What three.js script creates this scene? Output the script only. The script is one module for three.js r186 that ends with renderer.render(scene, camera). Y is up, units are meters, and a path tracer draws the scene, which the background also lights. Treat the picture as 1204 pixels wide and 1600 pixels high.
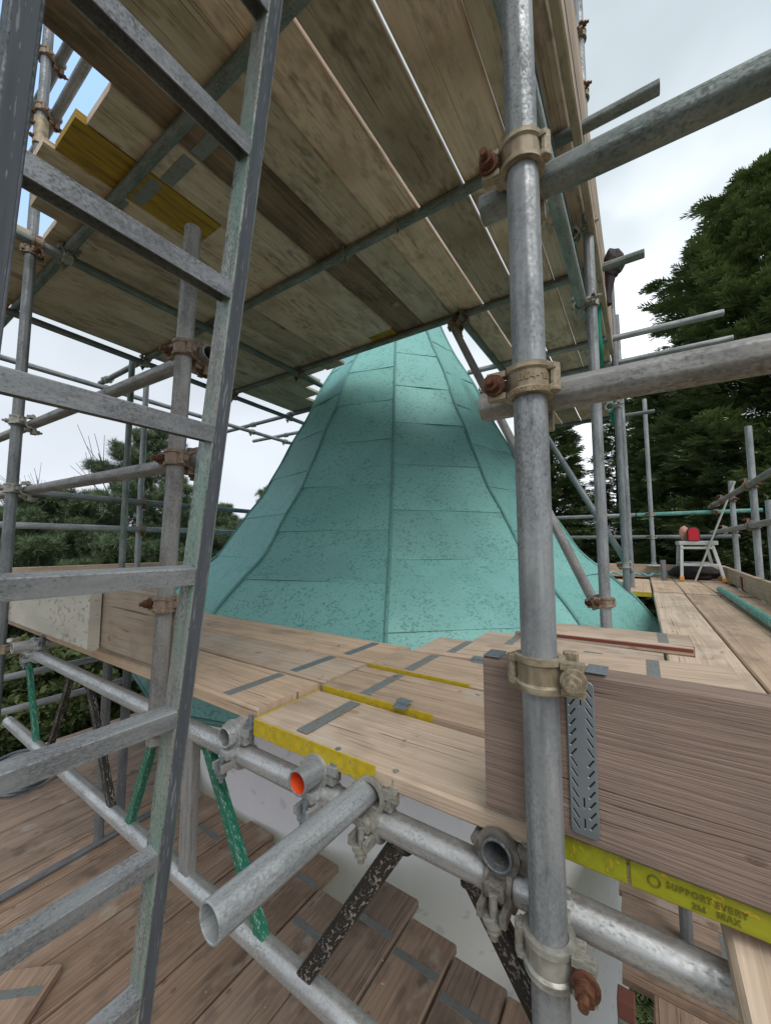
import * as THREE from 'three';
import { mergeGeometries, toCreasedNormals } from 'three/addons/utils/BufferGeometryUtils.js';
import { RoundedBoxGeometry } from 'three/addons/geometries/RoundedBoxGeometry.js';
import { TextGeometry } from 'three/addons/geometries/TextGeometry.js';
import { FontLoader } from 'three/addons/loaders/FontLoader.js';

// ------------------------------------------------------------------ camera, sky, sun, exposure
const scene = new THREE.Scene();
const camera = new THREE.PerspectiveCamera(106.37, 770 / 1024, 0.02, 900);
const EYE = new THREE.Vector3(0, 0.41, 0);           // y = 0 is the top of the main boarded lift
const YAW = THREE.MathUtils.degToRad(-33.7255), PITCH = THREE.MathUtils.degToRad(4.8924);
camera.position.copy(EYE);
camera.lookAt(EYE.x + Math.sin(YAW) * Math.cos(PITCH), EYE.y + Math.sin(PITCH), EYE.z - Math.cos(YAW) * Math.cos(PITCH));
const renderer = new THREE.WebGLRenderer({ antialias: true });
renderer.setSize(770, 1024);
renderer.toneMapping = THREE.LinearToneMapping;
renderer.toneMappingExposure = 1.88;
renderer.shadowMap.enabled = true;
renderer.shadowMap.type = THREE.PCFSoftShadowMap;

// small deterministic random and noise
function rng(seed) { let s = seed | 0; return () => { s = (s + 0x6d2b79f5) | 0; let t = Math.imul(s ^ (s >>> 15), 1 | s); t = (t + Math.imul(t ^ (t >>> 7), 61 | t)) ^ t; return ((t ^ (t >>> 14)) >>> 0) / 4294967296; }; }
const hash = (x, y, s) => { let h = Math.imul(x, 374761393) + Math.imul(y, 668265263) + Math.imul(s, 1274126177) | 0; h = Math.imul(h ^ (h >>> 13), 1274126177); return ((h ^ (h >>> 16)) >>> 0) / 4294967296; };
const mod = (a, n) => ((a % n) + n) % n;
const sm = (t) => t * t * (3 - 2 * t);
function pn(x, y, px, py, s) {                        // value noise that repeats every px, py cells
  const xi = Math.floor(x), yi = Math.floor(y), fx = sm(x - xi), fy = sm(y - yi);
  const x0 = mod(xi, px), x1 = mod(xi + 1, px), y0 = mod(yi, py), y1 = mod(yi + 1, py);
  const a = hash(x0, y0, s), b = hash(x1, y0, s), c = hash(x0, y1, s), d = hash(x1, y1, s);
  return a + (b - a) * fx + (c - a) * fy + (a - b - c + d) * fx * fy;
}
function fbm(u, v, px, py, s, oct = 4) { let a = 0, w = 0.5, t = 0; for (let i = 0; i < oct; i++) { a += w * pn(u * px, v * py, px, py, s + i * 17); t += w; w *= 0.5; px *= 2; py *= 2; } return a / t; }
const clamp = (x, a = 0, b = 1) => Math.min(b, Math.max(a, x));
const step = (a, b, x) => sm(clamp((x - a) / (b - a)));
const mix3 = (a, b, t) => [a[0] + (b[0] - a[0]) * t, a[1] + (b[1] - a[1]) * t, a[2] + (b[2] - a[2]) * t];

// overcast sky with thin brighter gaps and one blue opening high on the left
function makeSky() {
  const W = 1024, H = 512, data = new Float32Array(W * H * 4);
  const blueDir = new THREE.Vector3(-0.70, 0.70, -0.16).normalize(), d = new THREE.Vector3();
  const glow = new THREE.Vector3(0.02, 0.42, -1).normalize();
  for (let j = 0; j < H; j++) for (let i = 0; i < W; i++) {
    const u = (i + 0.5) / W, v = (j + 0.5) / H, th = (v - 0.5) * Math.PI, ph = (u - 0.5) * 2 * Math.PI;
    d.set(Math.cos(ph) * Math.cos(th), Math.sin(th), Math.sin(ph) * Math.cos(th));
    const n = fbm(u, v, 10, 8, 5, 5), n2 = fbm(u, v, 22, 26, 9, 4);
    const up = Math.max(d.y, 0);
    let c = mix3([0.425, 0.455, 0.50], [0.31, 0.36, 0.385], step(0.05, 0.95, up));
    const cl = 1 + 0.5 * (n - 0.5) + 0.2 * (n2 - 0.5);
    c = [c[0] * cl, c[1] * cl, c[2] * cl];
    const g = Math.pow(Math.max(0, d.dot(glow)), 26) * (0.3 + 0.9 * step(0.42, 0.66, n2 * 0.5 + n * 0.5));
    c = [c[0] + 0.42 * g, c[1] + 0.42 * g, c[2] + 0.41 * g];
    const b = step(0.955, 0.995, d.dot(blueDir) + 0.06 * (n - 0.5));
    c = mix3(c, [0.22, 0.40, 0.72], b * 0.72);
    if (d.y < 0) c = mix3(c, [0.16, 0.17, 0.13], step(0, 0.12, -d.y));
    const o = 4 * (j * W + i); data[o] = c[0]; data[o + 1] = c[1]; data[o + 2] = c[2]; data[o + 3] = 1;
  }
  const t = new THREE.DataTexture(data, W, H, THREE.RGBAFormat, THREE.FloatType);
  t.mapping = THREE.EquirectangularReflectionMapping; t.magFilter = THREE.LinearFilter; t.minFilter = THREE.LinearFilter; t.colorSpace = THREE.LinearSRGBColorSpace; t.needsUpdate = true;
  return t;
}
scene.background = makeSky();
scene.environment = scene.background;
const sun = new THREE.DirectionalLight(new THREE.Color(1.0, 0.97, 0.93), 1.25);
sun.position.set(6.5, 12, 3.5); sun.target.position.set(-1, 0, -2);
sun.castShadow = true; sun.shadow.radius = 80; sun.shadow.mapSize.set(2048, 2048);
Object.assign(sun.shadow.camera, { left: -14, right: 14, top: 14, bottom: -14, near: 0.5, far: 50 });
scene.add(sun, sun.target);

// ------------------------------------------------------------------ textures
const toByte = (x) => Math.round(255 * clamp(x <= 0.0031308 ? 12.92 * x : 1.055 * Math.pow(x, 1 / 2.4) - 0.055));
function colourMap(W, H, f) {
  const data = new Uint8Array(W * H * 4);
  for (let j = 0; j < H; j++) for (let i = 0; i < W; i++) { const c = f((i + 0.5) / W, (j + 0.5) / H), o = 4 * (j * W + i); data[o] = toByte(c[0]); data[o + 1] = toByte(c[1]); data[o + 2] = toByte(c[2]); data[o + 3] = 255; }
  return finish(new THREE.DataTexture(data, W, H), true);
}
function greyMap(W, H, f) {
  const data = new Uint8Array(W * H * 4);
  for (let j = 0; j < H; j++) for (let i = 0; i < W; i++) { const c = Math.round(255 * clamp(f((i + 0.5) / W, (j + 0.5) / H))), o = 4 * (j * W + i); data[o] = data[o + 1] = data[o + 2] = c; data[o + 3] = 255; }
  return finish(new THREE.DataTexture(data, W, H), false);
}
function finish(t, srgb) { t.wrapS = t.wrapT = THREE.RepeatWrapping; t.magFilter = THREE.LinearFilter; t.minFilter = THREE.LinearMipmapLinearFilter; t.generateMipmaps = true; t.colorSpace = srgb ? THREE.SRGBColorSpace : THREE.NoColorSpace; t.needsUpdate = true; return t; }

// wood: 1.6 m along u, 0.45 m along v
function woodField(seed, knots, rings) {
  const r = rng(seed), K = [];
  for (let k = 0; k < knots; k++) K.push([r(), r(), 0.005 + 0.009 * r() * r(), 0.55 + 0.4 * r()]);
  return (u, v) => {
    let push = 0, kn = 0, kr = 0;
    for (const [ku, kv, ks, el] of K) {
      let a = u - ku, b = v - kv; a -= Math.round(a); b -= Math.round(b);
      const x = a * 1.6, y = b * 0.45, q = Math.hypot(x * el, y) / ks;
      if (Math.abs(x) < 0.2 && Math.abs(y) < 0.12) push += Math.sign(y || 1) * 0.030 * (ks / 0.01) * Math.exp(-Math.pow(x / 0.05, 2)) * Math.exp(-Math.abs(y) / 0.018);
      if (q < 4) { kn = Math.max(kn, (1 - step(0.75, 1.15, q)) * (0.7 + 0.3 * Math.sin(q * 9))); kr = Math.max(kr, Math.exp(-Math.pow(q - 1.15, 2) * 9)); }
    }
    const w = v - push + 0.16 * (fbm(u, v, 1, 2, seed + 3, 3) - 0.5) + 0.022 * (fbm(u, v, 5, 9, seed + 5, 3) - 0.5);
    const ph = mod(w * rings + 1.2 * fbm(u, v, 1, 3, seed + 9, 2), 1), ring = Math.pow(ph, 2.2) * (1 - step(0.93, 1, ph));
    const band = fbm(u, w, 2, 11, seed + 11, 3), fine = fbm(u, w, 9, 150, seed + 21, 3), hair = pn(u * 60, w * 500, 60, 500, seed + 31);
    const crack = step(0.80, 0.90, pn(u * 4, w * 130, 4, 130, seed + 41)) * step(0.47, 0.62, fbm(u, v, 7, 9, seed + 43, 3));
    const stain = fbm(u, v, 5, 3, seed + 51, 6), grime = fbm(u, v, 22, 9, seed + 55, 6), blot = step(0.47, 0.78, 0.55 * fbm(u, v, 6, 4, seed + 71, 6) + 0.45 * fbm(u, v, 40, 24, seed + 75, 4));
    return { ring, band, fine, hair, crack, stain, grime, blot, kn, kr, splash: step(0.64, 0.72, 0.6 * fbm(u, v, 14, 6, seed + 81, 6) + 0.4 * fbm(u, v, 3, 2, seed + 87, 4)), nail: 0 };
  };
}
function woodMaps(seed, { light, dark, knot, crackC, stainC, stain, contrast, knots = 3, rings = 15, splash = 0.55, mould = 0, mouldC = [0.03, 0.03, 0.025] }) {
  const f = woodField(seed, knots, rings);
  const map = colourMap(1024, 512, (u, v) => {
    const q = f(u, v);
    let c = mix3(light, dark, clamp(0.36 + contrast * (0.42 * (q.ring - 0.3) + (q.band - 0.5) * 0.8 + (q.fine - 0.5) * 1.0 + (q.hair - 0.5) * 0.22)));
    c = mix3(c, stainC, stain * (0.75 * step(0.42, 0.75, q.stain) + 0.5 * step(0.5, 0.75, q.grime)));
    c = mix3(c, mouldC, mould * q.blot * (0.4 + 0.6 * q.fine));
    c = mix3(c, knot, 0.7 * q.kn + 0.4 * q.kr * (1 - q.kn));
    c = mix3(c, crackC, 0.8 * q.crack);
    return mix3(c, [0.50, 0.47, 0.42], splash * q.splash * (0.5 + 0.5 * q.fine));
  });
  const bump = greyMap(1024, 512, (u, v) => { const q = f(u, v); return 0.55 - 0.12 * q.ring + 0.2 * (q.band - 0.5) + 0.4 * (q.fine - 0.5) + 0.2 * (q.hair - 0.5) - 0.5 * q.crack - 0.1 * q.kr; });
  return { map, bumpMap: bump };
}
const std = (o) => new THREE.MeshStandardMaterial({ roughness: 0.85, metalness: 0, ...o });
const col = (r, g, b) => new THREE.Color().setRGB(r, g, b);
const W_NEW = woodMaps(101, { light: [0.595, 0.46, 0.35], dark: [0.375, 0.265, 0.185], knot: [0.20, 0.11, 0.06], crackC: [0.12, 0.08, 0.06], stainC: [0.31, 0.235, 0.175], stain: 0.7, contrast: 0.8, knots: 4 });
const W_GREY = woodMaps(202, { light: [0.235, 0.185, 0.157], dark: [0.115, 0.086, 0.071], knot: [0.06, 0.042, 0.035], crackC: [0.035, 0.026, 0.022], stainC: [0.11, 0.09, 0.082], stain: 0.45, contrast: 0.7, knots: 1, rings: 22 });
const W_UNDER = woodMaps(303, { light: [0.72, 0.645, 0.55], dark: [0.52, 0.445, 0.36], knot: [0.24, 0.18, 0.13], crackC: [0.20, 0.16, 0.12], stainC: [0.40, 0.325, 0.25], stain: 0.85, contrast: 0.75, mould: 0.95, mouldC: [0.15, 0.118, 0.09] });
const W_DARK = woodMaps(404, { light: [0.29, 0.215, 0.16], dark: [0.13, 0.092, 0.067], knot: [0.04, 0.027, 0.02], crackC: [0.03, 0.022, 0.017], stainC: [0.08, 0.065, 0.048], stain: 0.7, contrast: 0.9, mould: 0.8, mouldC: [0.04, 0.037, 0.027] });
const W_LOW = woodMaps(505, { light: [0.41, 0.295, 0.22], dark: [0.225, 0.152, 0.108], knot: [0.10, 0.06, 0.042], crackC: [0.05, 0.035, 0.028], stainC: [0.16, 0.118, 0.09], stain: 0.85, contrast: 1.05, knots: 5 });
for (const k of ['map', 'bumpMap']) W_GREY[k].repeat.set(1.25, 1.7);
const wood = (m, c = [1, 1, 1], extra = {}) => std({ ...m, bumpScale: 0.0016, color: col(...c), roughness: 0.88, ...extra });
const M = {};
M.deck = [[1, 1, 1], [0.85, 0.82, 0.78], [1.08, 1.03, 0.96], [0.92, 0.94, 0.96]].map((c) => wood(W_NEW, c));
M.pale = wood(W_NEW, [1.12, 1.16, 1.18]);
M.under = [[0.93, 0.87, 0.82], [1.02, 0.90, 0.83], [0.82, 0.76, 0.70], [1.14, 0.97, 0.88]].map((c) => wood(W_UNDER, c));
M.mossy = wood(W_UNDER, [0.66, 0.60, 0.54]);
M.umber = wood(W_DARK, [1, 0.93, 0.85]);
M.low = [[1, 1, 1], [0.86, 0.86, 0.87], [1.12, 1.08, 1.05], [0.93, 0.88, 0.84]].map((c) => wood(W_LOW, c));
M.toe = wood(W_GREY, [1.32, 1.22, 1.16], { bumpScale: 0.0022 });
M.tan = wood(W_NEW, [0.66, 0.68, 0.68]);
M.edge = wood(W_NEW, [0.72, 0.66, 0.58]);

// chipped paint: paint colour over a second colour
function chipped(seed, paint, under, amount, sx = 24, sy = 24) {
  return colourMap(512, 512, (u, v) => {
    const n = fbm(u, v, sx, sy, seed, 5), l = fbm(u, v, 4, 4, seed + 5, 3), k = step(amount, amount + 0.05, n * 0.75 + l * 0.35);
    const p = mix3(paint, paint.map((x) => x * 0.6), fbm(u, v, 8, 8, seed + 9, 4));
    return mix3(p, under.map((x) => x * (0.7 + 0.6 * fbm(u, v, 40, 40, seed + 13, 2))), k);
  });
}
const T_YELLOW = chipped(7, [0.60, 0.44, 0.012], [0.34, 0.27, 0.20], 0.68);
const T_LIME = chipped(8, [0.36, 0.36, 0.012], [0.5, 0.36, 0.02], 0.66, 10, 10);
const T_GREEN = chipped(9, [0.012, 0.185, 0.115], [0.33, 0.40, 0.33], 0.655, 30, 18);
const T_BLACK = chipped(10, [0.020, 0.017, 0.015], [0.24, 0.21, 0.18], 0.645, 26, 18);
const T_TEAL = chipped(12, [0.10, 0.36, 0.31], [0.40, 0.42, 0.40], 0.62);
const T_WHITE = chipped(13, [0.62, 0.58, 0.50], [0.36, 0.32, 0.26], 0.665, 70, 40);
M.yellow = std({ map: T_YELLOW, roughness: 0.6, bumpMap: T_YELLOW, bumpScale: 0.001 });
M.lime = std({ map: T_LIME, roughness: 0.55, bumpMap: T_LIME, bumpScale: 0.002 });
M.limeText = std({ color: col(0.15, 0.14, 0.01), roughness: 0.6 });
M.green = std({ map: T_GREEN, roughness: 0.5 });
M.black = std({ map: T_BLACK, roughness: 0.65, bumpMap: T_BLACK, bumpScale: 0.0006 });
M.tealPaint = std({ map: T_TEAL, roughness: 0.55 });
M.whiteBoard = std({ map: T_WHITE, roughness: 0.8, bumpMap: T_WHITE, bumpScale: 0.002 });
M.redEdge = std({ color: col(0.17, 0.04, 0.03), roughness: 0.7 });

// galvanised steel: u is round the tube, v metres along it
function steelMaps(seed, base, dark, tint, amt, crust = 0.35) {
  const f = (u, v) => ({ s: fbm(u, v, 14, 9, seed, 5), l: fbm(u, v, 4, 7, seed + 7, 5), p: fbm(u, v, 34, 130, seed + 3, 3), d: step(0.54, 0.76, 0.6 * fbm(u, v, 64, 150, seed + 23, 4) + 0.45 * fbm(u, v, 4, 5, seed + 29, 5)), k: step(0.7, 0.85, fbm(u, v, 70, 14, seed + 41, 3)), t: step(0.42, 0.72, fbm(u, v, 3, 3, seed + 31, 5)), w: step(0.60, 0.74, fbm(u, v, 30, 12, seed + 37, 4)) });
  return {
    map: colourMap(512, 1024, (u, v) => { const q = f(u, v); let c = mix3(base, dark, clamp(0.28 + 0.85 * (q.s - 0.45) + 1.15 * (q.l - 0.45) + 0.5 * (q.p - 0.5) + 0.3 * q.k)); c = mix3(c, tint, amt * q.t); c = mix3(c, base.map((x) => Math.min(0.7, x * 1.35)), 0.2 * q.w); return mix3(c, dark.map((x) => x * 0.35), crust * q.d); }),
    roughnessMap: greyMap(256, 512, (u, v) => { const q = f(u, v); return 0.58 + 0.45 * (q.p - 0.5) + 0.4 * (q.l - 0.5) + 0.25 * q.d; }),
  };
}
const S_GALV = steelMaps(21, [0.325, 0.34, 0.35], [0.165, 0.175, 0.185], [0.20, 0.23, 0.215], 0.3, 0.32);
const S_ALGAE = steelMaps(33, [0.25, 0.275, 0.265], [0.125, 0.14, 0.135], [0.105, 0.155, 0.13], 0.7);
const S_OLD = steelMaps(45, [0.335, 0.33, 0.32], [0.16, 0.155, 0.15], [0.235, 0.205, 0.175], 0.4);
const S_LAD = steelMaps(69, [0.37, 0.38, 0.36], [0.155, 0.16, 0.145], [0.19, 0.31, 0.26], 0.7, 0.62);
const S_ALU = steelMaps(57, [0.62, 0.63, 0.63], [0.36, 0.36, 0.36], [0.5, 0.5, 0.49], 0.2);
const metal = (s, c = [1, 1, 1], o = {}) => std({ ...s, color: col(...c), metalness: 0.35, roughness: 1, bumpMap: s.roughnessMap, bumpScale: 0.0004, ...o });
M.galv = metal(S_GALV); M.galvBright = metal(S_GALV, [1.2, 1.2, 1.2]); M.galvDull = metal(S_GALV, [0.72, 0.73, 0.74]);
M.algae = metal(S_ALGAE); M.algaeLight = metal(S_ALGAE, [1.35, 1.35, 1.35]);
M.old = metal(S_OLD); M.alu = metal(S_ALU, [1, 1, 1], { metalness: 0.8 }); M.aluDull = metal(S_ALU, [0.72, 0.72, 0.72], { metalness: 0.6 });
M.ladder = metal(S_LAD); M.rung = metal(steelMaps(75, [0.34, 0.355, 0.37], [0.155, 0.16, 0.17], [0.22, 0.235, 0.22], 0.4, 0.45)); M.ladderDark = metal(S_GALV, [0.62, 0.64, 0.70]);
M.web = std({ map: chipped(14, [0.115, 0.13, 0.15], [0.21, 0.225, 0.24], 0.67, 24, 30), roughness: 0.7, metalness: 0.2 });  // darker blue-grey mottle for the strip on one face of each ladder stile
M.inner = std({ color: col(0.10, 0.10, 0.10), roughness: 0.9 });
M.orange = std({ color: col(0.78, 0.09, 0.02), roughness: 0.6 });
const RUSTY = (seed, a, b) => ({ map: colourMap(256, 256, (u, v) => mix3(a, b, clamp(1.6 * fbm(u, v, 9, 9, seed, 5) - 0.3))) });
M.rust = std({ ...RUSTY(61, [0.20, 0.075, 0.035], [0.06, 0.028, 0.018]), metalness: 0.2, roughness: 0.8 });
M.brass = std({ ...RUSTY(62, [0.40, 0.355, 0.255], [0.20, 0.145, 0.09]), metalness: 0.3, roughness: 0.6 });
M.castGrey = std({ ...RUSTY(63, [0.46, 0.45, 0.40], [0.22, 0.215, 0.19]), metalness: 0.45, roughness: 0.5 });
M.castBrown = std({ ...RUSTY(64, [0.33, 0.25, 0.19], [0.15, 0.10, 0.075]), metalness: 0.25, roughness: 0.7 });
M.castDark = std({ ...RUSTY(66, [0.27, 0.25, 0.225], [0.12, 0.105, 0.09]), metalness: 0.35, roughness: 0.6 });
M.zincPlate = std({ ...RUSTY(65, [0.30, 0.34, 0.37], [0.17, 0.20, 0.22]), metalness: 0.55, roughness: 0.5 });
M.nailPlate = std({ map: colourMap(256, 256, (u, v) => { const a = Math.abs(mod(u * 9 + 2.5 * Math.abs(v - 0.5), 1) - 0.5); return mix3(mix3([0.30, 0.325, 0.32], [0.13, 0.135, 0.13], step(0.3, 0.42, a) * 0.8 + 0.25 * fbm(u, v, 20, 20, 6, 3)), [0.25, 0.19, 0.14], 0.75 * step(0.5, 0.7, fbm(u, v, 4, 12, 16, 5))); }), metalness: 0.4, roughness: 0.6 });

// patinated copper, 2 m tile
const copperF = (u, v) => { const n = fbm(u, v, 190, 240, 71, 3), m = fbm(u, v, 26, 22, 73, 4), l = fbm(u, v, 5, 5, 79, 3); return { sp: step(0.60, 0.75, n * 0.80 + m * 0.27), dark: step(0.45, 0.75, fbm(u, v, 3, 4, 83, 5)), l, fine: pn(u * 400, v * 400, 400, 400, 77) }; };
const T_COPPER = colourMap(1024, 1024, (u, v) => { const q = copperF(u, v); let c = mix3([0.165, 0.405, 0.375], [0.215, 0.46, 0.425], q.l); c = c.map((x) => x * (0.93 + 0.14 * q.fine) * (1 - 0.12 * q.dark)); return mix3(c, [0.06, 0.14, 0.13], 0.55 * q.sp); });
M.copper = [[1, 1, 1], [0.94, 0.95, 0.95], [1.04, 1.03, 1.03]].map((c) => std({ map: T_COPPER, color: col(...c), roughness: 0.62, metalness: 0.12 }));
M.copperSeam = std({ map: T_COPPER, color: col(0.62, 0.66, 0.66), roughness: 0.6, metalness: 0.15 });
M.render = std({ map: colourMap(1024, 1024, (u, v) => { const a = fbm(u, v, 5, 5, 81, 5), s = step(0.70, 0.8, fbm(u, v, 26, 60, 85, 3)), r = fbm(u, v, 40, 3, 87, 3); return mix3(mix3([0.92, 0.885, 0.91], [0.82, 0.79, 0.815], clamp(a + 0.3 * (r - 0.5))), [0.40, 0.385, 0.38], 0.28 * s); }), roughness: 0.85 });

// ------------------------------------------------------------------ helpers for things and parts
const used = new Map();
function numbered(n) { const k = used.get(n) || 0; used.set(n, k + 1); return k ? n + '_' + String(k).padStart(3, '0') : n; }
function shade(o) { o.traverse((m) => { if (m.isMesh) { m.castShadow = true; m.receiveShadow = true; } }); return o; }
function tag(o, label, category, group) { o.userData.label = label; o.userData.category = category; if (group) o.userData.group = group; return o; }
function thing(name, label, category, pos = [0, 0, 0], group) { const o = new THREE.Group(); o.name = numbered(name); o.position.set(...pos); scene.add(o); return tag(o, label, category, group); }
function part(name, geo, mat, parent, pos) { const m = new THREE.Mesh(geo, mat); m.name = name; m.castShadow = m.receiveShadow = true; if (pos) m.position.set(...pos); parent.add(m); return m; }
function struct(name, geo, mat, pos) { const m = part(name, geo, mat, scene, pos); m.userData.kind = 'structure'; return m; }
const V = (x, y, z) => new THREE.Vector3(x, y, z);
const box = (x, y, z, w, h, d) => new THREE.BoxGeometry(w, h, d).translate(x, y, z);
let uvSeed = rng(9001);

// hollow tube along +Y from 0 to len; uv: once round, 0.6 m per tile along
function tubeGeo(len, r = 0.02415, wall = 0.004, seg = 28) {
  const ri = r - wall, c = 0.0012;
  const pts = [[ri, 0.25 < len ? 0.25 : len / 2], [ri, 0.001], [ri + c, 0], [r - c, 0], [r, c], [r, len - c], [r - c, len], [ri + c, len], [ri, len - 0.001], [ri, Math.max(len - 0.25, len / 2)]].map(([a, b]) => new THREE.Vector2(a, b));
  const g = toCreasedNormals(new THREE.LatheGeometry(pts, seg), 0.5), uv = g.attributes.uv, p = g.attributes.position, o = uvSeed(), q = uvSeed();
  for (let i = 0; i < uv.count; i++) uv.setXY(i, uv.getX(i) + q, p.getY(i) / 0.6 + o);
  return g;
}
function orient(m, a, b) { m.position.copy(a); m.quaternion.setFromUnitVectors(V(0, 1, 0), b.clone().sub(a).normalize()); return m; }
function tube(name, label, category, a, b, mat = M.galv, opt = {}) {
  a = V(...a); b = V(...b);
  const m = part(numbered(name), tubeGeo(a.distanceTo(b), opt.r, opt.wall, opt.seg), mat, scene);
  orient(m, a, b); return tag(m, label, category, opt.group);
}
const uvScale = (g, sx, sy) => { const u = g.attributes.uv; for (let i = 0; i < u.count; i++) u.setXY(i, u.getX(i) * sx, u.getY(i) * sy); return g; };
// scaffold board along local X, thickness Y, width Z, edges eased, a little wavy
function boardGeo(L, w = 0.224, t = 0.038, r = uvSeed, opt = {}) {
  const c = opt.c ?? 0.0055, n = Math.max(2, Math.ceil(L / 0.35)), hw = w / 2, ht = t / 2;
  const prof = [[-hw + c, ht], [hw - c, ht], [hw, ht - c], [hw, -ht + c], [hw - c, -ht], [-hw + c, -ht], [-hw, -ht + c], [-hw, ht - c]];
  const pos = [], uv = [], idx = [], o1 = r(), o2 = r(), bow = (r() - 0.5) * 0.006, tw = (r() - 0.5) * 0.016, jag = () => (r() - 0.5) * 0.0025, flip = r() < 0.5 ? 1 : -1;
  const ring = (x, k) => {
    const s = x / L, dy = bow * (1 - 4 * s * s), a = tw * s; let d = 0; const out = [];
    for (let i = 0; i < 8; i++) { const [z, y] = prof[i], yy = y + dy + z * a + (Math.abs(z) > hw - c * 1.5 ? jag() * 0.4 : 0); out.push([x, yy, z + jag() * 0.3]); }
    return out;
  };
  const R = []; for (let k = 0; k <= n; k++) R.push(ring(-L / 2 + (L * k) / n, k));
  const arc = [0, w - 2 * c, w - 2 * c + c * 1.4, w + t - 4 * c + c * 1.4, w + t, 2 * w + t, 2 * w + t + c, 2 * w + 2 * t, 2 * w + 2 * t + c];
  const U = (x) => (flip * x) / 1.6 + o1, VV = (q) => q / 0.45 + o2;
  const quad = (p, q) => { const b = pos.length / 3; p.forEach((a) => pos.push(...a)); q.forEach((a) => uv.push(...a)); idx.push(b, b + 1, b + 2, b, b + 2, b + 3); };
  for (let k = 0; k < n; k++) for (let i = 0; i < 8; i++) {
    const j = (i + 1) % 8, x0 = R[k][i][0], x1 = R[k + 1][i][0];
    quad([R[k][i], R[k][j], R[k + 1][j], R[k + 1][i]], [[U(x0), VV(arc[i])], [U(x0), VV(arc[i + 1])], [U(x1), VV(arc[i + 1])], [U(x1), VV(arc[i])]]);
  }
  for (const [k, s] of [[0, -1], [n, 1]]) {
    const b = pos.length / 3, Q = R[k]; Q.forEach((a) => { pos.push(...a); uv.push(a[1] * 0.4 + o1, VV(a[2] + hw)); });
    for (let i = 1; i < 7; i++) s < 0 ? idx.push(b, b + i + 1, b + i) : idx.push(b, b + i, b + i + 1);
  }
  const g = new THREE.BufferGeometry(); g.setAttribute('position', new THREE.Float32BufferAttribute(pos, 3)); g.setAttribute('uv', new THREE.Float32BufferAttribute(uv, 2)); g.setIndex(idx);
  return toCreasedNormals(g, 0.35);
}
// boards given by their top surface; spanX runs x0..x1 at [z0, z1], spanZ runs z0..z1 at [x0, x1]
function spanX(parent, name, x0, x1, z0, z1, top, mat, opt = {}) {
  const t = opt.t ?? 0.038, m = part(name, boardGeo(Math.abs(x1 - x0), Math.abs(z1 - z0), t, uvSeed, opt), mat, parent);
  m.position.set((x0 + x1) / 2, top - t / 2, (z0 + z1) / 2); return m;
}
function spanZ(parent, name, z0, z1, x0, x1, top, mat, opt = {}) {
  const t = opt.t ?? 0.038, m = part(name, boardGeo(Math.abs(z1 - z0), Math.abs(x1 - x0), t, uvSeed, opt), mat, parent);
  m.rotation.y = Math.PI / 2; m.position.set((x0 + x1) / 2, top - t / 2, (z0 + z1) / 2); return m;
}
// galvanised strip nailed across a board (local coordinates of the board)
const PLATE = new RoundedBoxGeometry(0.034, 0.0022, 0.196, 1, 0.001);
function plate(board, x, side = 1, mat = M.nailPlate) { return part('end_plate', PLATE, mat, board, [x, side * 0.0195, 0]); }

// right angle or swivel coupler. Local frame: first tube along Y through the origin, second tube along X (turned by ang) through (0, 0, -gap)
const GAP = 0.051;
function ringArc(phi0, len, r0 = 0.0246, r1 = 0.0305, h = 0.046) {
  const e = 0.0035, P = [[r0, -h / 2], [r1 + e, -h / 2], [r1 + e, -h / 2 + 0.008], [r1, -h / 2 + 0.011], [r1, h / 2 - 0.011], [r1 + e, h / 2 - 0.008], [r1 + e, h / 2], [r0, h / 2], [r0, -h / 2]].map(([a, b]) => new THREE.Vector2(a, b));
  return new THREE.LatheGeometry(P, 20, phi0, len);
}
const flat = (g) => { const n = g.index ? g.toNonIndexed() : g; for (const k of Object.keys(n.attributes)) if (!['position', 'normal', 'uv'].includes(k)) n.deleteAttribute(k); return n; };
const merge = (list) => mergeGeometries(list.map(flat));
const halfFlap = toCreasedNormals(merge([ringArc(-1.75, 3.5), box(-0.044, 0.017, 0.013, 0.028, 0.009, 0.016), box(-0.044, -0.017, 0.013, 0.028, 0.009, 0.016), new THREE.CylinderGeometry(0.0075, 0.0075, 0.040, 10).translate(0.037, 0, 0.004), new RoundedBoxGeometry(0.014, 0.010, 0.020, 1, 0.002).translate(0.033, 0.016, 0.004), new RoundedBoxGeometry(0.014, 0.010, 0.020, 1, 0.002).translate(0.033, -0.016, 0.004)]), 0.5);
const halfSaddle = toCreasedNormals(merge([ringArc(1.75, Math.PI * 2 - 3.5, 0.0246, 0.0300, 0.044), new RoundedBoxGeometry(0.020, 0.030, 0.022, 1, 0.003).translate(-0.034, 0, -0.010), new RoundedBoxGeometry(0.014, 0.020, 0.018, 1, 0.003).translate(0.034, 0, -0.008)]), 0.5);
const halfBolt = merge([new THREE.CylinderGeometry(0.0062, 0.0062, 0.058, 12).rotateX(Math.PI / 2).translate(-0.046, 0, 0.021)]);
const halfNut = merge([new THREE.CylinderGeometry(0.0165, 0.0165, 0.0045, 18).rotateX(Math.PI / 2).translate(-0.046, 0, 0.0235), new THREE.CylinderGeometry(0.0122, 0.0115, 0.013, 6).rotateX(Math.PI / 2).translate(-0.046, 0, 0.032)]);
const block = new RoundedBoxGeometry(0.036, 0.036, 0.012, 2, 0.003).translate(0, 0, -GAP / 2);
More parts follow.
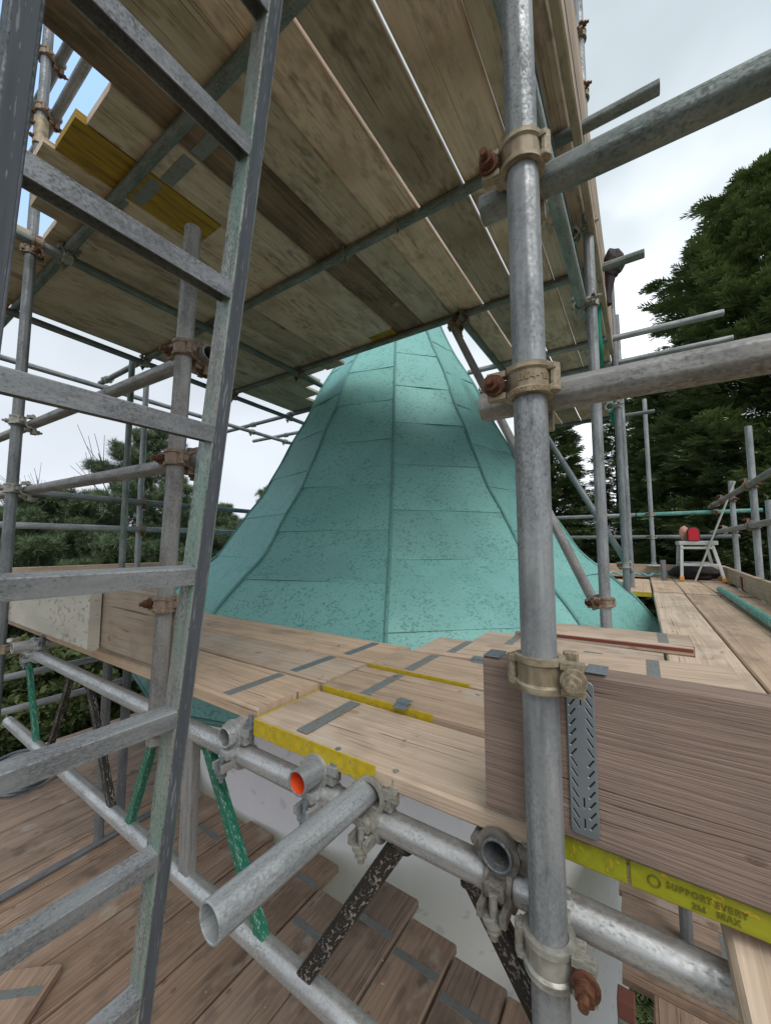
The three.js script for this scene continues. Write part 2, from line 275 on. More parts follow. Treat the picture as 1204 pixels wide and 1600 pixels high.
function coupler(label, at, dirA, dirB, n, mats = {}, opt = {}) {   // at: on tube A's axis; n: from tube B to tube A
  const o = thing('scaffold_coupler', label, 'coupler', at, opt.group);
  const Z = V(...n).normalize(), Y = V(...dirA).normalize(), X = Y.clone().cross(Z).normalize(); Z.crossVectors(X, Y);
  o.quaternion.setFromRotationMatrix(new THREE.Matrix4().makeBasis(X, Y, Z));
  const b = V(...dirB), ang = Math.atan2(b.dot(Y), b.dot(X));
  const body = mats.body || M.castGrey, bolt = mats.bolt || M.rust, half = (turn) => {
    const put = (name, g, m) => { const p = part(name, g, m, o); if (turn) { p.position.z = -(opt.gap ?? GAP); p.rotation.set(0, Math.PI, 0); p.quaternion.premultiply(new THREE.Quaternion().setFromAxisAngle(V(0, 0, 1), ang - Math.PI / 2)); } else if (opt.mirror) p.rotation.z = Math.PI; return p; };
    put('flap', halfFlap, body); put('saddle', halfSaddle, body); put('bolt', halfBolt, mats.shaft || bolt); put('nut', halfNut, bolt);
  };
  half(false); if (!opt.single) { half(true); part('centre_block', block, body, o); }
  return o;
}

// ------------------------------------------------------------------ ground and far setting
{
  const g = new THREE.CircleGeometry(420, 64).rotateX(-Math.PI / 2);
  struct('ground', g, std({ map: colourMap(512, 512, (u, v) => mix3([0.05, 0.075, 0.025], [0.10, 0.095, 0.05], fbm(u, v, 8, 8, 91, 5))), roughness: 1 }), [0, -8.6, 0]).material.map.repeat.set(60, 60);
}

// ------------------------------------------------------------------ rendered round turret under the spire
const SP = { x: -2.23, z: -3.6, n: 12 };
{
  const t = thing('turret', 'round white rendered turret wall below the green copper spire, behind the lattice beam', 'turret', [-2.18, -8.6, SP.z]);
  const g = new THREE.LatheGeometry([[1.945, 0], [1.937, 4], [1.935, 7.9], [1.935, 8.12]].map(([x, y]) => new THREE.Vector2(x, y)), 120), uv = g.attributes.uv; for (let i = 0; i < uv.count; i++) uv.setXY(i, uv.getX(i) * 6, uv.getY(i) * 4);
  part('wall', g, M.render, t);
}

// ------------------------------------------------------------------ copper spire: twelve bell-cast faces, each a ladder of lapped trays
const PROF = [[-0.49, 2.47], [-0.3, 2.37], [-0.15, 2.27], [0, 2.16], [0.183, 1.97], [0.313, 1.815], [0.507, 1.69], [0.648, 1.60], [0.86, 1.45], [1.02, 1.37], [1.25, 1.25], [1.41, 1.18], [1.65, 1.045], [1.8, 0.985], [2.02, 0.89], [2.2, 0.79], [2.36, 0.70], [2.7, 0.55], [3.2, 0.40], [3.9, 0.25], [4.8, 0.11], [5.6, 0.03]];
function radius(y) {
  let i = 1; while (i < PROF.length - 1 && PROF[i][0] < y) i++;
  const P = (k) => PROF[clamp(k, 0, PROF.length - 1)], [x0, a0] = P(i - 2), [x1, a1] = P(i - 1), [x2, a2] = P(i), [x3, a3] = P(i + 1);
  const t = clamp((y - x1) / (x2 - x1)), m1 = ((a2 - a0) / Math.max(1e-4, x2 - x0)) * (x2 - x1), m2 = ((a3 - a1) / Math.max(1e-4, x3 - x1)) * (x2 - x1), t2 = t * t, t3 = t2 * t;
  return (2 * t3 - 3 * t2 + 1) * a1 + (t3 - 2 * t2 + t) * m1 + (-2 * t3 + 3 * t2) * a2 + (t3 - t2) * m2;
}
{
  const t = thing('copper_spire', 'pale green patinated copper spire with flared foot rising through the scaffold', 'spire', [SP.x, 0, SP.z]);
  const r = rng(404), half = Math.PI / SP.n, CO = Math.cos(half), TA = Math.tan(half), apothem = (y) => radius(y) * CO;
  const rowsA = [-0.49, -0.19, 0.183, 0.507, 0.86, 1.252, 1.652, 2.02, 2.42, 2.8, 3.2, 3.7, 4.3, 5.55], rowsB = [-0.49, -0.40, -0.05, 0.313, 0.648, 1.02, 1.41, 1.80, 2.20, 2.6, 3.0, 3.4, 4.0, 5.55];
  for (let f = 0; f < SP.n; f++) {
    const an = half + f * 2 * half, nx = Math.sin(an), nz = Math.cos(an), tx = nz, tz = -nx, rows = f % 2 ? rowsB : rowsA;
    for (let k = 0; k + 1 < rows.length; k++) {
      const y0 = rows[k], y1 = rows[k + 1] + 0.012, NV = 6, NH = 8, pos = [], uv = [], idx = [], o1 = r(), o2 = r(), ph = r() * 6, am = 0.001 + 0.0022 * r(), tilt = (r() - 0.5) * 0.009;
      let s = 0, last = null;
      for (let j = -1; j <= NV; j++) {
        const q = Math.max(j, 0) / NV, y = y0 + (y1 - y0) * q, a = apothem(y);
        if (last) s += Math.hypot(y - last[0], a - last[1]); last = [y, a];
        const lift = j < 0 ? 0.0005 : 0.005 * (1 - q) + 0.0005;
        for (let i = 0; i <= NH; i++) {
          const h = (i / NH) * 2 - 1, w = a * TA, buckle = j < 0 ? 0 : am * Math.sin(ph + q * 5 + h * 3) * (1 - h * h) * 1.6;
          const d = a + (lift + buckle) * 0.92, yy = y + (lift + buckle) * 0.35 + tilt * h * (y > -0.4 ? 1 : 0);
          pos.push(nx * d + tx * h * w, yy, nz * d + tz * h * w); uv.push((h * w) / 2 + o1, s / 2 + o2);
        }
      }
      const N = NH + 1; for (let j = 0; j <= NV; j++) for (let i = 0; i < NH; i++) { const b = j * N + i; idx.push(b, b + 1, b + N + 1, b, b + N + 1, b + N); }
      const g = new THREE.BufferGeometry(); g.setAttribute('position', new THREE.Float32BufferAttribute(pos, 3)); g.setAttribute('uv', new THREE.Float32BufferAttribute(uv, 2)); g.setIndex(idx);
      part('copper_panel', toCreasedNormals(g, 0.6), M.copper[Math.floor(r() * 3)], t);
    }
    const ha = an + half, pts = [];
    for (let k = 0; k <= 36; k++) { const y = -0.49 + (6.05 * k) / 36, R = radius(y) + 0.004; pts.push(V(Math.sin(ha) * R, y + 0.003, Math.cos(ha) * R)); }
    const sg = new THREE.TubeGeometry(new THREE.CatmullRomCurve3(pts), 90, 0.0115, 7), su = sg.attributes.uv; for (let i = 0; i < su.count; i++) su.setXY(i, su.getX(i) * 3, su.getY(i) * 0.03 + f * 0.1);
    part('standing_seam', sg, M.copperSeam, t);
  }
  const R = 2.47, path = new THREE.CurvePath(), C = (k) => V(Math.sin(k * 2 * half) * R, -0.505, Math.cos(k * 2 * half) * R); for (let k = 0; k < SP.n; k++) path.add(new THREE.LineCurve3(C(k), C(k + 1)));
  part('eave_roll', new THREE.TubeGeometry(path, 180, 0.016, 8), M.copperSeam, t);
  part('soffit', new THREE.RingGeometry(1.9, R - 0.02, SP.n, 1, 0, Math.PI * 2).rotateX(Math.PI / 2).translate(0, -0.52, 0), M.copperSeam, t);
}

// ------------------------------------------------------------------ lower boarded lift
{
  const d = thing('lower_scaffold_deck', 'lower deck of reddish brown scaffold boards far below, at the foot of the white wall', 'deck', [0, -1.29, 0]);
  const r = rng(77), p = 0.2285;
  for (let k = -8; k < 16; k++) {
    const x1 = -0.741 - p * k, x0 = x1 - p + 0.007 + 0.008 * r();
    const far = x1 < -2.95 ? -4.4 : x1 > -0.05 ? -1.9 - 0.04 * r() : k === 1 ? -1.735 : k === 0 ? -1.655 : k === 2 ? -1.53 : k === -1 ? -1.61 : -1.56 - 0.14 * r();
    const b = spanZ(d, 'scaffold_board', 1.35, far, x0, x1, (k === 1 ? 0.012 : 0) - 0.006 * r(), M.low[Math.floor(r() * 4)]);
    const L = 1.35 - far; if (k > -4 && k < 7) plate(b, L / 2 - (k === 1 ? 0.21 : 0.15) - 0.03 * r());
  }
  for (let k = 0; k < 6; k++) { const z1 = -1.96 - k * p; const b = spanX(d, 'scaffold_board', 0.068 * (z1 - p) - 0.004, 3.2, z1 - p + 0.009, z1, -0.045 - 0.004 * r(), M.low[Math.floor(r() * 4)]); if (k % 2) plate(b, -1.3); }
}
{
  const t = thing('loose_board', 'loose board end with a metal strip lying on the lower deck, bottom left corner', 'board', [-1.782, -1.283, -0.26]);
  t.rotation.y = THREE.MathUtils.degToRad(-49.3);
  const b = part('plank', boardGeo(0.9), M.low[2], t, [0, 0.019, 0]); plate(b, -0.36);
}
// ------------------------------------------------------------------ lattice beam under the main lift
const BZ = -0.643;
{
  const t = thing('lattice_beam', 'silver aluminium lattice beam with green and black lacing, crossing under the boards', 'beam', [0, 0, BZ]);
  const chord = (x0, x1, y) => orient(part('chord', tubeGeo(x1 - x0), M.alu, t), V(x0, y, 0), V(x1, y, 0));
  chord(-2.86, 1.3, -0.114); chord(-2.79, 1.3, -0.506);
  const bar = (x0, x1, mat, w = 0.030) => { const a = V(x0, -0.132, 0), b = V(x1, -0.49, 0), L = a.distanceTo(b) + 0.008, m = part('lacing_bar', uvScale(new RoundedBoxGeometry(w, L, w * 0.8, 2, 0.003), 0.55, 4.5 + x0), mat, t); m.position.copy(a).add(b).multiplyScalar(0.5); m.rotation.z = Math.atan2(-(b.x - a.x), b.y - a.y) + Math.PI; const weld = part('weld', new THREE.TorusGeometry(w * 0.55, 0.006, 6, 14).rotateX(Math.PI / 2), mat, m, [0, (L / 2 - 0.004), 0]); weld.scale.set(1.1, 1, 0.9); };
  bar(-2.56, -2.35, M.green, 0.027); bar(-1.99, -2.19, M.black, 0.026); bar(-1.805, -1.56, M.black, 0.027); bar(-1.27, -1.428, M.green, 0.028); bar(-1.012, -0.768, M.green, 0.029); bar(-0.395, -0.63, M.black, 0.034); bar(-0.255, 0.0, M.black, 0.034); bar(0.36, 0.14, M.green); bar(0.5, 0.74, M.green);
  part('end_post', new RoundedBoxGeometry(0.047, 0.36, 0.03, 2, 0.006), M.aluDull, t, [-1.088, -0.31, 0]);
}

// ------------------------------------------------------------------ main boarded lift
const main = thing('main_scaffold_deck', 'main deck of pale scaffold boards round the foot of the copper spire', 'deck');
{
  const r = rng(31), pick = () => M.deck[Math.floor(r() * 4)], nm = 'scaffold_board';
  const rim = (b, L, w, mat = M.yellow) => {           // painted end: along the near edge and across the end
    const s = -1; part('painted_edge', uvScale(new RoundedBoxGeometry(0.36, 0.0385, 0.003, 1, 0.001), 3, 0.4), mat, b, [s * (L / 2 - 0.18), 0, w / 2 + 0.0008]); part('painted_end', new RoundedBoxGeometry(0.003, 0.0385, w, 1, 0.001), mat, b, [s * (L / 2 + 0.0008), 0, 0]);
  };
  // left bay, three boards running towards the right
  for (const [z0, z1, x1] of [[-0.876, -0.655, -0.822], [-1.106, -0.894, -0.815], [-1.372, -1.126, -0.795]]) { const x0 = -3.2, b = spanX(main, nm, x0, x1, z0, z1, 0, pick()); plate(b, (x1 - x0) / 2 - 0.15, 1, x1 < -0.82 ? M.nailPlate : M.zincPlate); if (x1 === -0.822) b.children[0].visible = true; }
  // right bay in front of the spire
  const R = [[-0.860, -0.632, -0.805, 0.05], [-1.086, -0.876, -0.806, 0.04], [-1.326, -1.102, -0.80, 0.045]];
  R.forEach(([z0, z1, x0, x1], i) => { const b = spanX(main, nm, x0, i ? x1 : -0.135, z0, z1, [-0.014, -0.004, 0.003][i], pick(), { t: i ? 0.038 : 0.033 }), L = (i ? x1 : -0.135) - x0; plate(b, -L / 2 + 0.145); rim(b, L, z1 - z0); });
  const lift = (b, a) => { b.rotation.z = a; b.position.y += 0.02; return b; };
  let b = lift(spanX(main, nm, -0.765, 0.205, -1.585, -1.345, 0, pick()), 0.041); plate(b, -0.34); plate(b, 0.29);
  b = spanX(main, nm, -0.625, 0.045, -1.822, -1.603, 0.001, pick()); plate(b, -0.19);
  b = lift(spanX(main, nm, -0.36, 0.14, -2.062, -1.838, 0.012, pick()), 0.008); plate(b, 0.16);
  part('painted_edge', new RoundedBoxGeometry(0.495, 0.013, 0.003, 1, 0.001), M.redEdge, b, [0, 0.003, 0.1115]); part('painted_end', new RoundedBoxGeometry(0.003, 0.0375, 0.222, 1, 0.001), M.redEdge, b, [0.2505, 0, 0]);
  // right-hand bay running away from the camera
  [[0.056, 0.272, M.pale], [0.279, 0.498, null], [0.505, 0.722, null]].forEach(([x0, x1, m], i) => {
    spanZ(main, nm, -0.88, -4.13, x0, x1, -0.003 - 0.002 * i, m || pick());
    spanZ(main, nm, -4.145, -6.25, x0 + 0.004, x1 + 0.004, 0.002, pick());
  });
  b = spanZ(main, nm, -4.02, -5.55, -0.135, 0.045, 0.004, pick()); part('painted_end', new RoundedBoxGeometry(0.003, 0.0395, 0.182, 1, 0.001), M.yellow, b, [-0.7665, 0, 0]);
  spanX(main, nm, -3.2, 0.72, -6.02, -5.81, -0.04, pick()); spanX(main, nm, -3.2, 0.72, -5.79, -5.58, -0.04, pick());
  // left-hand bay beyond the far standards
  for (let k = 0; k < 3; k++) spanZ(main, nm, -0.7, -5.3, -3.24 - 0.2275 * (k + 1) + 0.005, -3.24 - 0.2275 * k, -0.002 * k, pick());
  // front edge board that carries the yellow banded end, out to the right
  const f = spanX(main, nm, -0.128, 2.3, -0.865, -0.632, -0.003, pick(), { t: 0.031 });
  const band = (x0, x1) => part('painted_edge', uvScale(new RoundedBoxGeometry(x1 - x0, 0.0325, 0.0055, 2, 0.0025), 2, 0.4), M.lime, f, [(x0 + x1) / 2 - 1.086, -0.0005, 0.1185]);
  band(-0.128, -0.0375); band(-0.0345, 0.26);
}
const font = await new FontLoader().loadAsync('fonts/droid/droid_sans_bold.typeface.json');
function letters(txt, size, depth) { const g = new TextGeometry(txt, { font, size, depth, curveSegments: 3, bevelEnabled: false }); g.computeBoundingBox(); const w = g.boundingBox.max.x - g.boundingBox.min.x; return { g, w }; }
{
  const put = (s, size, x, y) => { const { g } = letters(s, size, 0.0012); part('lettering', g, M.limeText, main, [x, y, -0.6273]); };
  put('SUPPORT', 0.0074, 0.004, -0.0180); put('EVERY', 0.0074, 0.0505, -0.0190); put('2M', 0.0068, 0.029, -0.0300); put('MAX', 0.0072, 0.052, -0.0293);
  part('emboss', new THREE.TorusGeometry(0.0062, 0.0012, 6, 20), M.limeText, main, [-0.008, -0.0165, -0.6268]);
  const { g } = letters('20', 0.026, 0.0012); part('lettering', g.rotateZ(0.04), std({ color: col(0.13, 0.07, 0.04) }), main, [0.118, 0.008, -1.3452]);
}
// short metal clips tying boards together
function clip(label, x, z, turn, mat = M.zincPlate, s = 1) {
  const t = thing('board_clip', label, 'clip', [x, 0.001, z]); t.rotation.y = turn; t.scale.setScalar(s);
  part('upper_leaf', new RoundedBoxGeometry(0.060, 0.0025, 0.034, 1, 0.001), mat, t, [0, 0.013, -0.020]); part('lower_leaf', new RoundedBoxGeometry(0.060, 0.0025, 0.034, 1, 0.001), mat, t, [0.004, 0.003, 0.017]); part('web', new RoundedBoxGeometry(0.056, 0.013, 0.0025, 1, 0.0008), mat, t, [0.002, 0.008, -0.003]);
}
clip('bright bent metal clip between the two nearest boards, by the yellow edge', -0.53, -0.868, -0.05, M.zincPlate, 0.65);
clip('dark metal clip on the third and fourth boards, left of the grey toe board end', -0.50, -1.335, 0.1, M.zincPlate, 0.75);
clip('curved rusty clip at the back edge of the boards, left of the near standard', -0.47, -1.80, 0.05, M.castBrown);
clip('curved metal clip in front of the red edged board, right of the near standard', -0.17, -1.60, 0.02);

// toe boards
{
  const t = thing('toe_board', 'grey brown toe board on edge behind the near standard, with a slotted steel plate', 'toe board', [0, 0, -0.634]);
  const b = part('plank', boardGeo(2.5, 0.231, 0.038, rng(5)), M.toe, t, [1.028, 0.117, 0]); b.rotation.x = Math.PI / 2;
  const s = new THREE.Shape(), w = 0.017, h = 0.102, c = 0.008;
  s.moveTo(-w + c, -h); s.lineTo(w - c, -h); s.quadraticCurveTo(w, -h, w, -h + c); s.lineTo(w, h - c); s.quadraticCurveTo(w, h, w - c, h); s.lineTo(-w + c, h); s.quadraticCurveTo(-w, h, -w, h - c); s.lineTo(-w, -h + c); s.quadraticCurveTo(-w, -h, -w + c, -h);
  const slot = (x, y, a, l = 0.0068, k = 0.0016) => { const p = new THREE.Path(), C = Math.cos(a), S = Math.sin(a), P = [[-l, -k], [l, -k], [l, k], [-l, k]].map(([i, j]) => [x + i * C - j * S, y + i * S + j * C]); p.moveTo(...P[0]); P.slice(1).forEach((q) => p.lineTo(...q)); p.closePath(); s.holes.push(p); };
  for (let k = 0; k < 14; k++) { const y = 0.088 - k * 0.0134, sg = k < 7 ? 1 : -1; slot(0.0105, y, -sg * 0.95); slot(-0.0105, y - 0.003, sg * 0.95); if (k === 1 || k === 11 || k === 13) slot(0, y, Math.PI / 2); }
  part('slotted_plate', new THREE.ExtrudeGeometry(s, { depth: 0.0018, bevelEnabled: true, bevelSize: 0.0006, bevelThickness: 0.0005, bevelSegments: 1, curveSegments: 5 }), M.zincPlate, t, [-0.083, 0.118, 0.0196]);
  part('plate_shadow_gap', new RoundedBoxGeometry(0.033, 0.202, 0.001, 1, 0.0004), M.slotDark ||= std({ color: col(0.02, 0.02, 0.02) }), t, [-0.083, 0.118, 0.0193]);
  for (const x of [-0.208, -0.062]) part('hoop_iron', new RoundedBoxGeometry(0.026, 0.0018, 0.041, 1, 0.0006), M.zincPlate, t, [x, 0.2335, 0]);
}
{
  const t = thing('toe_board', 'old tan toe board behind the white painted one, left of the ladder', 'toe board', [0, 0, -0.636]);
  const b = part('plank', boardGeo(1.35, 0.225, 0.038, rng(15)), M.tan, t, [-1.83, 0.146, 0]); b.rotation.x = Math.PI / 2;
  const w = thing('toe_board', 'toe board thickly splashed with white paint, far left', 'toe board', [0, 0, -0.594]);
  const c = part('plank', boardGeo(1.55, 0.213, 0.036, rng(16), { c: 0.009 }), M.whiteBoard, w, [-2.435, 0.136, 0]); c.rotation.x = Math.PI / 2; c.rotation.z = 0.0;
}
function toeRun(label, pts, h, mats, th = 0.036) {
  const t = thing('toe_board', label, 'toe board', [0, 0, 0]);
  for (let k = 0; k + 1 < pts.length; k++) { const a = V(...pts[k]), b = V(...pts[k + 1]), L = a.distanceTo(b) - 0.006, m = part('plank', boardGeo(L, h, th), mats[k % mats.length], t); m.position.copy(a).add(b).multiplyScalar(0.5); m.position.y += h / 2; m.quaternion.setFromRotationMatrix(new THREE.Matrix4().makeBasis(b.clone().sub(a).normalize(), V(0, 1, 0).cross(b.clone().sub(a).normalize()), V(0, 1, 0))); m.quaternion.multiply(new THREE.Quaternion()); }
  return t;
}
toeRun('toe board run of warm boards along the right hand side, below the grey guard rails', [[0.66, -0.005, -0.7], [0.745, 0, -4.52], [0.775, 0, -5.35], [0.815, 0, -6.28]], 0.155, [M.deck[1], M.tan, M.deck[3]]);
toeRun('toe board across the far end of the deck, behind the hop-up', [[-3.4, -0.02, -6.03], [0.80, -0.005, -6.05]], 0.17, [M.deck[2]]);
toeRun('toe board along the far left edge, seen above the ladder rung', [[-3.93, 0.02, -0.75], [-3.93, 0.02, -5.6]], 0.22, [M.deck[0]]);
{ const t = thing('board_wedge', 'red stained timber wedge standing against the right hand toe board', 'wedge', [0.728, 0.06, -4.70]); part('block', new RoundedBoxGeometry(0.012, 0.125, 0.05, 1, 0.004), M.redEdge, t); t.rotation.z = 0.05; }

// outrigger board and boards on the beam
{
  const t = thing('outrigger_board', 'board poking out towards the camera over the lattice beam, bottom right', 'board', [0.172, -0.09, -0.9]);
  const b = part('plank', boardGeo(1.2, 0.222, 0.038, rng(44)), M.pale, t, [0, 0.0195, 0]); b.rotation.y = Math.PI / 2; b.position.set(0, 0.0195 + 0.0, 0.16);
}

// ------------------------------------------------------------------ top boarded lift
const TOP = 2.103, UND = 2.065;
{
  const d = thing('upper_scaffold_deck', 'upper deck of weathered boards overhead, seen from underneath', 'deck', [0, TOP, 0]);
  const r = rng(63), p = 0.2265, near = [1.3, 1.3, 1.3, 1.3, 1.3, 1.3, -0.49, -0.465, -0.418, -0.486, -0.592, -0.36, -0.35, -0.34, -0.33];
  const mats = [M.under[1], M.under[3], M.mossy, M.under[3], M.under[2], M.umber, M.under[0], M.mossy, M.under[1], M.mossy, M.under[0], M.under[2], M.under[0], M.under[2], M.under[2]];
  for (let k = 0; k < 15; k++) {
    const x1 = -0.16 - p * k - (k >= 3 ? 0.003 : 0), x0 = x1 - p + (k === 1 ? 0.0115 : k === 2 ? 0.010 : 0.005), far = k < 4 ? -5.78 + 0.05 * r() : k < 11 ? (k === 9 ? -2.62 : k === 10 ? -2.60 : -2.50 - 0.03 * r()) : k === 11 ? -2.78 : k === 12 ? -3.0 : -3.30 - 0.04 * r();
    const b = spanZ(d, 'scaffold_board', near[k], far, x0, x1, -0.006 * r(), k === 7 ? M.under[1] : mats[k], { c: 0.008 });
    const L = near[k] - far;
    if (k > 5 && k < 9) { const c = part('end_plate', PLATE, M.nailPlate, b, [-L / 2 + 0.30, -0.0195, 0]); c.scale.x = 1.6; }
    if (k === 5) { const c = part('end_plate', PLATE, M.nailPlate, b, [0.2, -0.0195, 0]); c.scale.x = 1.6; }
    if (k === 7) part('painted_end', new RoundedBoxGeometry(0.62, 0.0392, w0(x0, x1), 1, 0.001), M.yellowWood, b, [-L / 2 + 0.30, -0.0004, 0]);
    if (k === 6) part('painted_end', new RoundedBoxGeometry(0.10, 0.0392, w0(x0, x1), 1, 0.001), M.yellowWood, b, [L / 2 - 0.09, -0.0004, 0]);
  }
}
function w0(x0, x1) { M.yellowWood ||= std({ map: colourMap(512, 256, (u, v) => mix3([0.42, 0.26, 0.02], [0.16, 0.10, 0.03], clamp(1.5 * fbm(u, v, 6, 16, 97, 5) - 0.35))), roughness: 0.8 }); return x1 - x0 + 0.0012; }
toeRun('lower toe board along the right edge of the upper deck, seen from below', [[-0.142, TOP + 0.002, 1.2], [-0.142, TOP + 0.002, -2.6], [-0.142, TOP + 0.002, -5.7]], 0.225, [M.tan, M.deck[1]]);
toeRun('second board stacked above the toe board on the right edge of the upper deck', [[-0.146, TOP + 0.25, 1.2], [-0.146, TOP + 0.25, -2.3], [-0.146, TOP + 0.25, -5.6]], 0.225, [M.deck[1], M.tan]);
{ const t = thing('edge_board', 'dark mossy board hung on edge just outside the upper deck', 'board', [-0.135, 1.995, -1.2]); const b = part('plank', boardGeo(4.6, 0.10, 0.03, rng(71)), M.mossy, t); b.rotation.set(0, Math.PI / 2, 0); b.rotation.order = 'YXZ'; b.rotation.x = Math.PI / 2; }

// ------------------------------------------------------------------ standards (upright tubes)
tube('standard', 'nearest grey upright tube, in front of the grey toe board', 'scaffold tube', [-0.128, -1.29, -0.588], [-0.134, 3.4, -0.586], M.galv, { seg: 40 });
tube('standard', 'upright tube with an open top just behind the ladder', 'scaffold tube', [-1.205, -0.165, -0.600], [-1.126, 1.40, -0.600], M.old, { seg: 32 });
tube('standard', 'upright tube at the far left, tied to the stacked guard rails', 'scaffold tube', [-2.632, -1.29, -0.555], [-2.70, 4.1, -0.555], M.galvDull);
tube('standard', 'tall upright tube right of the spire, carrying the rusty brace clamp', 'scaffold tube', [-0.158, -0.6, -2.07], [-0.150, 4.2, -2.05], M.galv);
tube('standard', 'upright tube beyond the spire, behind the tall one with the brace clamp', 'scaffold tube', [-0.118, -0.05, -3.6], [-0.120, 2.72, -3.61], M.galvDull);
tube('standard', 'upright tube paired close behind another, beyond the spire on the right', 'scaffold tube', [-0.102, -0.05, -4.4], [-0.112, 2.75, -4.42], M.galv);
tube('standard', 'upright tube standing on a round base plate at the far end of the deck', 'scaffold tube', [0.109, 0.14, -6.0], [0.111, 2.33, -6.0], M.galvBright);
tube('standard', 'tallest upright tube on the right, beside the guard rails and the dark conifers', 'scaffold tube', [0.775, -0.15, -4.28], [0.782, 1.40, -4.30], M.galvBright);
tube('standard', 'short upright tube on the right, just behind the hop-up', 'scaffold tube', [0.83, -0.1, -5.50], [0.826, 1.10, -5.50], M.galvBright);
tube('standard', 'upright tube cut by the right edge of the picture, nearest on the right hand rails', 'scaffold tube', [0.795, -0.2, -3.93], [0.795, 0.74, -3.93], M.galvBright);
tube('standard', 'thin upright tube under the outer edge tube, left of the ladder', 'scaffold tube', [-3.62, -0.1, -1.465], [-3.64, 2.02, -1.46], M.algae);
tube('standard', 'pale upright tube on the far left guard rails, left of the ladder', 'scaffold tube', [-3.83, 0.1, -1.672], [-3.83, 2.02, -1.665], M.galvBright);
tube('standard', 'left of two upright tubes on the lower deck, seen under the white toe board', 'scaffold tube', [-2.655, -1.29, -1.035], [-2.655, -0.04, -1.03], M.galvDull);
tube('standard', 'right of two upright tubes on the lower deck, seen under the white toe board', 'scaffold tube', [-2.69, -1.29, -1.155], [-2.69, -0.04, -1.15], M.galvDull);
tube('standard', 'grey upright tube low down beyond the white wall, under the yellow lettered edge', 'scaffold tube', [0.08, -1.33, -2.27], [0.08, -0.06, -2.27], M.galvDull);
tube('standard', 'distant upright tube left of the spire, against the sky', 'scaffold tube', [-7.6, 0.0, -6.86], [-7.6, 2.0, -6.88], M.old);
tube('tube_stub', 'short dark tube stub standing on the far deck, left of the hop-up', 'tube stub', [0.188, 0.0, -5.50], [0.186, 0.235, -5.50], M.galvDull, { r: 0.027 });
{ const t = thing('base_plate', 'pale round base plate under the far upright tube', 'base plate', [0.109, 0.150, -6.0]); part('disc', new THREE.CylinderGeometry(0.075, 0.08, 0.016, 24), std({ color: col(0.55, 0.57, 0.58), roughness: 0.6 }), t); part('socket', new THREE.CylinderGeometry(0.03, 0.034, 0.03, 16), M.galvBright, t, [0, 0.02, 0]); }

// ------------------------------------------------------------------ guard rails
tube('guard_rail', 'upper guard rail running off to the right from the near standard, stained green', 'scaffold tube', [-0.213, 1.013, -0.637], [1.6, 0.99, -0.637], M.algae, { seg: 40 });
tube('guard_rail', 'lower guard rail running off to the right from the near standard, bare grey', 'scaffold tube', [-0.221, 0.648, -0.637], [1.6, 0.625, -0.637], M.old, { seg: 40 });
tube('guard_rail', 'upper guard rail between the far left standard and the open topped tube', 'scaffold tube', [-3.5, 1.075, -0.604], [-1.09, 1.006, -0.652], M.old);
tube('guard_rail', 'lower guard rail between the far left standard and the open topped tube', 'scaffold tube', [-3.5, 0.71, -0.604], [-1.10, 0.668, -0.652], M.old);
tube('guard_rail', 'upper of two long rails along the far left edge, before the pines', 'scaffold tube', [-3.78, 0.80, -0.4], [-3.78, 0.79, -5.6], M.galvDull);
tube('guard_rail', 'lower and brighter of two long rails along the far left edge', 'scaffold tube', [-3.78, 0.552, -0.4], [-3.78, 0.545, -5.6], M.galvBright);
tube('guard_rail', 'upper of two rails low on the left, below the white toe board', 'scaffold tube', [-3.72, -0.512, -0.6], [-3.72, -0.495, -4.2], M.galvBright);
tube('guard_rail', 'lower of two rails low on the left, below the white toe board', 'scaffold tube', [-3.72, -0.742, -0.6], [-3.72, -0.725, -4.2], M.galvBright);
tube('guard_rail', 'upper rail across the far end, painted green along most of its length', 'scaffold tube', [-0.05, 0.803, -6.03], [1.16, 0.806, -6.03], M.tealPaint);
tube('guard_rail', 'pale left length of the upper rail across the far end', 'scaffold tube', [-2.6, 0.80, -6.035], [-0.06, 0.803, -6.035], M.galvBright);
tube('guard_rail', 'lower grey rail across the far end, behind the hop-up', 'scaffold tube', [-2.6, 0.52, -6.03], [0.95, 0.508, -6.03], M.galvDull);
tube('guard_rail', 'upper sloping guard rail on the right, ending at a clamp', 'scaffold tube', [0.745, 0.893, -6.4], [0.745, 0.905, -2.2], M.old);
tube('guard_rail', 'lower sloping guard rail on the right, in two joined lengths', 'scaffold tube', [0.745, 0.565, -6.4], [0.745, 0.57, -2.2], M.old);
tube('guard_rail', 'upper of two tubes high at top left behind the ladder', 'scaffold tube', [-3.9, 3.23, -0.606], [-1.0, 3.13, -0.606], M.galvDull);
tube('guard_rail', 'lower of two tubes high at top left behind the ladder', 'scaffold tube', [-3.9, 2.84, -0.606], [-1.0, 2.84, -0.606], M.galvDull);
tube('guard_rail', 'rail above the upper deck on the right, inside the stacked boards', 'scaffold tube', [-0.2, 3.06, 1.0], [-0.2, 3.06, -5.8], M.galv);

